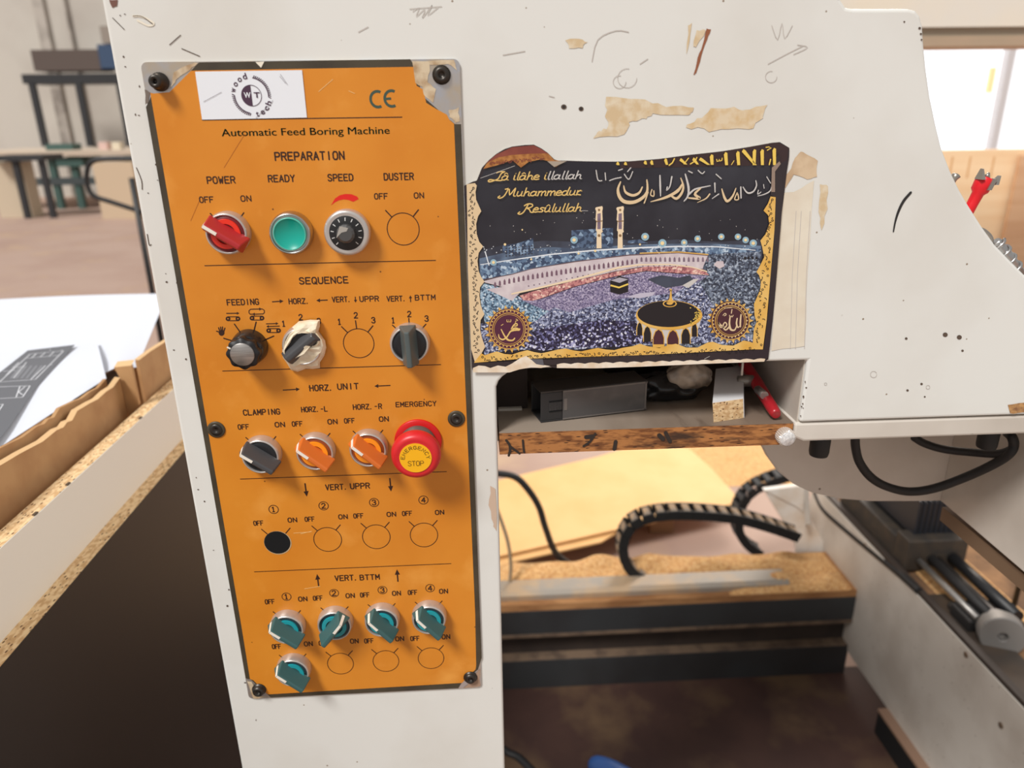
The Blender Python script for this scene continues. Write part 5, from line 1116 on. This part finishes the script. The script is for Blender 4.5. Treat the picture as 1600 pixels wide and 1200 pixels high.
# boards on the floor behind
YEL = M('yellow_board', (232, 184, 124), .6, c2=(224, 176, 114), scale=6)
def board(name, px, z, th, m, label):
    v = [U(x, y, 'z', z + th) for x, y in px]; b = MB(); b.prism([Vector((a.x, a.y, z)) for a in v], (0, 0, th), m); o = b.build(name); tag(o, label, 'board')
zb_ = .105
board('yellow_board', [(640, 800), (779, 750), (932, 714), (1010, 690), (1076, 700), (1110, 730), (1157, 782), (1145, 787), (940, 832), (782, 868), (640, 905)], zb_, .006, YEL, 'upper of the two yellow boards lying on blocks behind the machine')
board('yellow_board', [(640, 830), (1000, 740), (1120, 780), (1020, 816), (975, 825), (940, 846), (782, 881), (640, 915)], zb_ - .013, .006, YEL, 'lower yellow board, only its front strip showing beneath the upper one')
b = MB(); c = U(900, 790, 'z', zb_ - .0135); 
for dx in (-.15, .25): b.box((c.x + dx, c.y - .05, 0), (c.x + dx + .08, c.y + .25, zb_ - .0135), WOODP); o = b.build('wood_block'); tag(o, 'wooden block under the yellow boards' + (' nearer the column' if dx < 0 else ' nearer the cable chain'), 'block'); b = MB()

# ------------------------------------------------------------------ drill bits standing behind the curved edge
def bit(px0, px1, y, parts, label, name='drill_bit'):
    a, e = P(*px0, y), P(*px1, y); t_ = (e - a)
    root = thing(name, a, label, 'drill bit')
    for pn, prof, m in parts:
        b = MB(); b.tube([a + t_ * s for s, _ in prof], [r for _, r in prof], m, 16); b.build(pn, root)
    return root, a, t_
RB = M('red_bit_paint', (218, 22, 34), .35); CARB = M('carbide_steel', (164, 158, 150), .3, .8)
root, a, t_ = bit((1498, 358), (1541, 278), .06, [('red_shank', [(-.4, .0042), (.5, .0042), (.7, .0045), (.76, .0066), (.98, .0072), (1.0, .0066)], RB), ('steel_tip', [(1.0, .0030), (1.10, .0008)], CARB)], 'red painted boring bit with steel spurs standing behind the curved edge')
b = MB(); n = t_.normalized(); s_ = Vector((n.z, 0, -n.x))
for sg in (-1, 1):
    o_ = a + t_ * .93 + s_ * sg * .0062; b.hexa([o_ + Vector((-.0015, -.0075, 0)), o_ + Vector((.0015, -.0075, 0)), o_ + Vector((.0015, .002, 0)), o_ + Vector((-.0015, .002, 0)), o_ + n * .0078 + s_ * sg * .002 + Vector((-.0003, -.0035, 0)), o_ + n * .0078 + s_ * sg * .002 + Vector((.0003, -.0035, 0)), o_ + n * .0078 + s_ * sg * .002 + Vector((.0003, 0, 0)), o_ + n * .0078 + s_ * sg * .002 + Vector((-.0003, 0, 0))], CARB)
b.hexa([a + t_ * .78 + Vector((.0005, -.0082, 0)), a + t_ * .78 + Vector((.004, -.0082, 0)), a + t_ * .78 + Vector((.004, -.004, 0)), a + t_ * .78 + Vector((.0005, -.004, 0)), a + t_ * 1.0 + Vector((.0005, -.0082, 0)), a + t_ * 1.0 + Vector((.004, -.0082, 0)), a + t_ * 1.0 + Vector((.004, -.004, 0)), a + t_ * 1.0 + Vector((.0005, -.004, 0))], CARB)
b.build('spur_cutter', root)
bit((1478, 300), (1494, 274), .06, [('shank', [(-1.6, .0022), (.8, .0024), (1, .0036), (1.08, .002)], CARB)], 'grey tip of a small drill bit left of the red bit')
root, a, t_ = bit((1592, 428), (1556, 376), .05, [('shank', [(-.1, .005), (.6, .005), (.7, .0042), (.95, .004), (1.0, .003)], STEEL)], 'shiny fluted drill bit leaning on the curved edge, right of the red bit')
b = MB(); n = t_.normalized(); pts = []
for k in range(60): q = k * .42; pts.append(a + t_ * (k / 62) + Vector((math.cos(q), math.sin(q) * 1, 0)) * .0046 + Vector((0, 0, math.cos(q) * .003)))
b.tube(pts, .0013, STEEL, 6); b.build('spiral_flute', root)
b = MB(); pts = spline([P(x, y, .05) for x, y in ((1528, 356), (1538, 360), (1547, 368), (1550, 376), (1548, 386))], 8); b.tube(pts, .0013, CARB, 8); o = b.build('steel_hook'); tag(o, 'thin curved steel wire behind the curved edge between the bits', 'wire')

# ------------------------------------------------------------------ hall
fm = M('floor_concrete', (174, 148, 134), .75, c2=(164, 136, 122), scale=1.6, lo=.4, hi=.65, detail=8, c3=(186, 158, 130), s3=3.2, lo3=.56, hi3=.78)
b = MB(); b.box((-16, -6, -.1), (16, 15.2, 0), fm); struct(b.build('floor'))
b = MB(); b.box((-16, 14.5, 0), (16, 14.7, 9), M('hall_wall', (204, 198, 188), .85, c2=(190, 182, 172), scale=.8, lo=.45, hi=.7, c3=(164, 154, 144), s3=.5, lo3=.62, hi3=.8))
for x, w in ((P(62, 60, 14.45).x, .18), (P(112, 220, 14.45).x + .35, .03)): b.box((x, 14.44, 0), (x + w, 14.5, 9), M('wall_pillar', (190, 182, 172), .85, c2=(140, 132, 124), scale=2.5))
struct(b.build('wall_back'))
def Bx(px0, py0, px1, py1, y, dep, m, b=None):        # box whose front face spans these corners at distance y
    b = b or MB(); p, q = P(px0, py1, y), P(px1, py0, y); b.box((p.x, y, p.z), (q.x, y + dep, q.z), m); return b
FRM = M('black_rack_steel', (46, 47, 50), .55)
Yr = 13.2
rk_ = thing('metal_rack', (P(100, 240, Yr).x, Yr, P(100, 240, Yr).z), 'black steel rack frame against the far wall at the left', 'rack')
Bx(36, 114, 215, 131, Yr, .7, FRM).build('rack_top', rk_)
for x in (46, 119, 183):
    p = P(x + 2, 130, Yr); zz = P(x + 20, 229, Yr).z; b = MB(); b.box((p.x - .05, Yr, zz), (p.x + .05, Yr + .08, p.z), FRM); b.build('rack_leg', rk_)
zz = P(100, 229, Yr).z
o = Bx(54, 77, 152, 111, Yr - .02, .5, M('dark_brown_crate', (92, 80, 74), .7)).build('storage_crate'); tag(o, 'dark brown crate standing on the black rack', 'crate')
o = Bx(158, 69, 200, 107, Yr - .02, .45, M('dark_blue_bin', (56, 78, 108), .6)).build('blue_bin'); tag(o, 'dark blue bin on the rack beside the brown crate', 'bin')
o = Bx(160, 40, 200, 68, Yr, .3, M('grey_sack', (150, 140, 130), .8)).build('grey_carton'); tag(o, 'grey carton stacked on the dark blue bin', 'box')
GRN = M('dark_green_steel', (70, 98, 92), .55)
wt = thing('work_table', (P(110, 300, 12.4).x, 12.4, 0), 'long pale topped work table with dark green steel legs by the far wall', 'table')
ztt = P(100, 236, 12.2).z; p0, p1 = P(-60, 236, 12.2), P(240, 236, 12.2)
b = MB(); b.box((p0.x, 12.2, ztt - .08), (p1.x, 13.9, ztt), M('pale_table_top', (206, 188, 168), .7)); b.build('table_top', wt)
for x in (12, 78, 112, 150, 200):
    p = P(x, 250, 12.3); b = MB(); b.box((p.x - .05, 12.3, 0), (p.x + .05, 12.4, ztt - .08), GRN); b.build('leg', wt)
zq = P(100, 283, 12.3).z; b = MB(); b.box((P(36, 283, 12.3).x, 12.28, zq - .06), (P(160, 283, 12.3).x, 12.42, zq + .05), M('dark_stretcher', (72, 80, 82), .6)); b.build('stretcher', wt)
zq = P(100, 247, 12.3).z; b = MB(); b.box((P(88, 247, 12.3).x, 12.25, zq - .13), (P(130, 247, 12.3).x, 12.9, zq), GRN); b.build('drawer_box', wt)
zq = P(100, 225, 12.6).z; b = MB(); b.box((P(70, 225, 12.6).x, 12.6, ztt), (P(112, 225, 12.6).x, 12.9, zq), GRN); o = b.build('green_vise'); tag(o, 'dark green machine part on the pale work table', 'machine part')
for k, (xa, ya, xb_, yb_, c_, lab) in enumerate(((155, 222, 166, 234, (222, 190, 180), 'small pinkish box on the work table'), (176, 222, 186, 236, (226, 214, 190), 'small cream box at the right end of the work table'))):
    p, q = P(xa, yb_, 12.5), P(xb_, ya, 12.5); b = MB(); b.box((p.x, 12.5, ztt), (q.x, 12.65, max(q.z, ztt + .1)), M('small_box_%d' % k, c_, .7)); o = b.build('small_box'); tag(o, lab, 'box')
def floorbox(px0, px1, ptop, y, dep, m, name, label, cat):
    p, q = P(px0, ptop, y), P(px1, ptop, y); b = MB(); b.box((p.x, y, 0), (q.x, y + dep, p.z), m); o = b.build(name); return tag(o, label, cat)
BEI = M('beige_board', (206, 184, 156), .7)
floorbox(143, 206, 254, 10.8, .12, BEI, 'beige_board_sheet', 'beige board leaning upright behind the black tubular handle', 'board')
floorbox(-20, 32, 254, 11.2, .3, M('beige_box', (206, 190, 166), .7), 'beige_box', 'beige box on the floor under the work table at the left picture edge', 'box')
p, q = P(-20, 250, 11.0), P(66, 250, 11.0); b = MB(); b.box((p.x, 11.0, P(0, 252, 11).z), (q.x, 11.6, P(0, 244, 11).z), FRM); 
for xx in (p.x + .3, q.x - .1): b.box((xx, 11.05, 0), (xx + .08, 11.12, P(0, 252, 11).z), FRM)
o = b.build('low_bench'); tag(o, 'low black bench frame in front of the work table at the left edge', 'bench')
p, q = U(-30, 320, 'z', 0), U(64, 315, 'z', 0); b = MB(); b.box((p.x, p.y, 0), (q.x, p.y + .35, .05), M('white_plank', (236, 230, 222), .6)); o = b.build('white_plank'); tag(o, 'white plank lying on the hall floor at the left edge', 'plank')
for k, (x, y, c_) in enumerate(((116, 306, (176, 120, 100)), (86, 307, (206, 190, 172)))):
    p = U(x, y, 'z', 0); b = MB(); b.box((p.x - .1, p.y, 0), (p.x + .1, p.y + .2, .08), M('litter_%d' % k, c_, .8)); o = b.build('wood_scrap'); tag(o, ('reddish' if k == 0 else 'pale') + ' wood scrap on the floor beneath the work table', 'scrap')
# trolley with tubular handle
Yt = 3.0
tr_ = thing('hand_trolley', (P(240, 440, Yt).x, Yt, 0), 'black tubular trolley handle seen left of the machine column', 'trolley')
b = MB(); pts = spline([P(x, y, Yt) for x, y in ((232, 248), (205, 248), (170, 248), (150, 250), (140, 256), (136, 268), (136, 285), (141, 300), (150, 308), (175, 316), (215, 329), (222, 331))], 6)
b.tube(pts, .011, BLACK, 12); b.build('tube_handle', tr_)
a = P(205.5, 278, Yt); b = MB(); b.tube([Vector((a.x, Yt, a.z)), Vector((a.x, Yt, .12))], .013, BLACK, 12); b.build('upright_post', tr_)
b = MB(); b.box((a.x - .05, Yt - .25, .06), (a.x + .6, Yt + .25, .12), BLACK); b.build('trolley_base', tr_)
b = MB(); b.lathe((a.x + .1, Yt, .06), [(.06, -.02), (.06, .02)], RUBBER, 24); b.build('wheel', tr_)
# right background: overhead beam, glowing white sheet, plywood sheets
Yv = 1.6
b = MB(); p, q = P(1250, 42, Yv), P(1900, -60, Yv); zz0 = P(1500, 42, Yv).z
b.box((p.x, Yv, zz0), (q.x + .6, Yv + .14, zz0 + .24), M('cream_beam', (232, 226, 216), .5, c2=(238, 226, 206), scale=3)); zz1 = P(1500, 56, Yv).z; b.box((p.x, Yv + .012, zz1), (q.x + .6, Yv + .14, zz0), M('beam_grey_shade', (162, 150, 132), .7, c2=(172, 154, 134), scale=9, stretch=(.3, 1, 1))); b.box((p.x, Yv + .004, P(1500, 72, Yv).z), (q.x + .6, Yv + .14, zz1), M('beam_brown_shade', (178, 156, 132), .7, c2=(196, 166, 140), scale=9, stretch=(.3, 1, 1)))  # two lower front strips coloured darker to stand for the shaded underside
for x in (q.x + .45,): b.box((x, Yv + .02, 0), (x + .12, Yv + .12, zz0), M('cream_beam', (232, 226, 216)))
o = b.build('overhead_beam'); tag(o, 'cream overhead beam with underside in brown shade tones at the top right behind the machine', 'beam')
Yw = 7.0
p, q = P(1380, 300, Yw), P(1760, 20, Yw)
b = MB(); b.box((p.x, Yw, 0), (q.x + 1.2, Yw + .02, q.z + .6), M('glowing_white_sheet', (240, 246, 252), .6, emit=.8)); w_ = b.build('glow_sheet_1'); struct(w_)  # white backing sheet given its own glow to look daylit
b = MB(); a = P(1583, 80, Yw - .3); b.box((a.x - .035, Yw - .3, 0), (a.x + .035, Yw - .22, a.z + 1.5), M('pale_post', (206, 203, 204), .6)); b.box((q.x + .3, Yw - .3, 0), (q.x + .42, Yw - .18, a.z + 1.5), M('pale_post', (206, 203, 204))); o = b.build('trim_1'); struct(o)
b = MB(); a = P(1553, 105, Yw - .05); e = P(1548, 145, Yw - .05); b.box((a.x - .032, Yw - .05, e.z), (a.x + .032, Yw - .03, a.z), M('yellow_strip', (250, 236, 176), .6)); o = b.build('yellow_strip'); tag(o, 'pale yellow strip hanging in front of the bright white sheet at the right', 'strip')
Yp2 = 2.3
PLY = M('pale_plywood', (244, 216, 178), .6, c2=(238, 204, 162), scale=5, stretch=(.5, 1, 5)); PLYD = M('darker_plywood', (216, 178, 142), .65, c2=(206, 164, 128), scale=5, stretch=(.5, 1, 5))
p, q = P(1400, 236, Yp2), P(1700, 236, Yp2); b = MB(); b.box((p.x, Yp2, 0), (q.x, Yp2 + .018, p.z), PLY)
for x in (1488, 1516, 1553):
    a = P(x, 250, Yp2); e = P(x - 5, 270, Yp2); b.box((a.x - .004, Yp2 - .0006, e.z - .02), (a.x + .003, Yp2, a.z + .012), M('ply_joint', (214, 168, 118), .7))
o = b.build('plywood_sheet'); tag(o, 'large pale plywood sheet standing upright behind the red boring bit', 'plywood')
a = P(1578, 330, Yp2 - .03); b = MB(); b.box((a.x, Yp2 - .03, 0), (a.x + .5, Yp2 - .012, P(1600, 243, Yp2 - .03).z), PLYD); o = b.build('plywood_sheet'); tag(o, 'darker tan plywood sheet overlapping the pale one at the right picture edge', 'plywood')

GROUPS = {'chipboard_sheet': 'chipboard sheets leaning left of the machine', 'plywood_sheet': 'plywood sheets behind the machine', 'yellow_board': 'yellow boards on the floor', 'paper_sheet': 'papers on the carton',
          'cable_chain': 'cable chains on the bed', 'drill_bit': 'bits behind the curved edge', 'wood_block': 'blocks under the yellow boards', 'small_box': 'small boxes on the work table', 'wood_scrap': 'scraps under the work table', 'plastic_bag': 'bags on the shelf'}
for o in list(COL.objects):
    g = GROUPS.get(o.name.split('.')[0])
    if g and o.parent is None: o['group'] = g
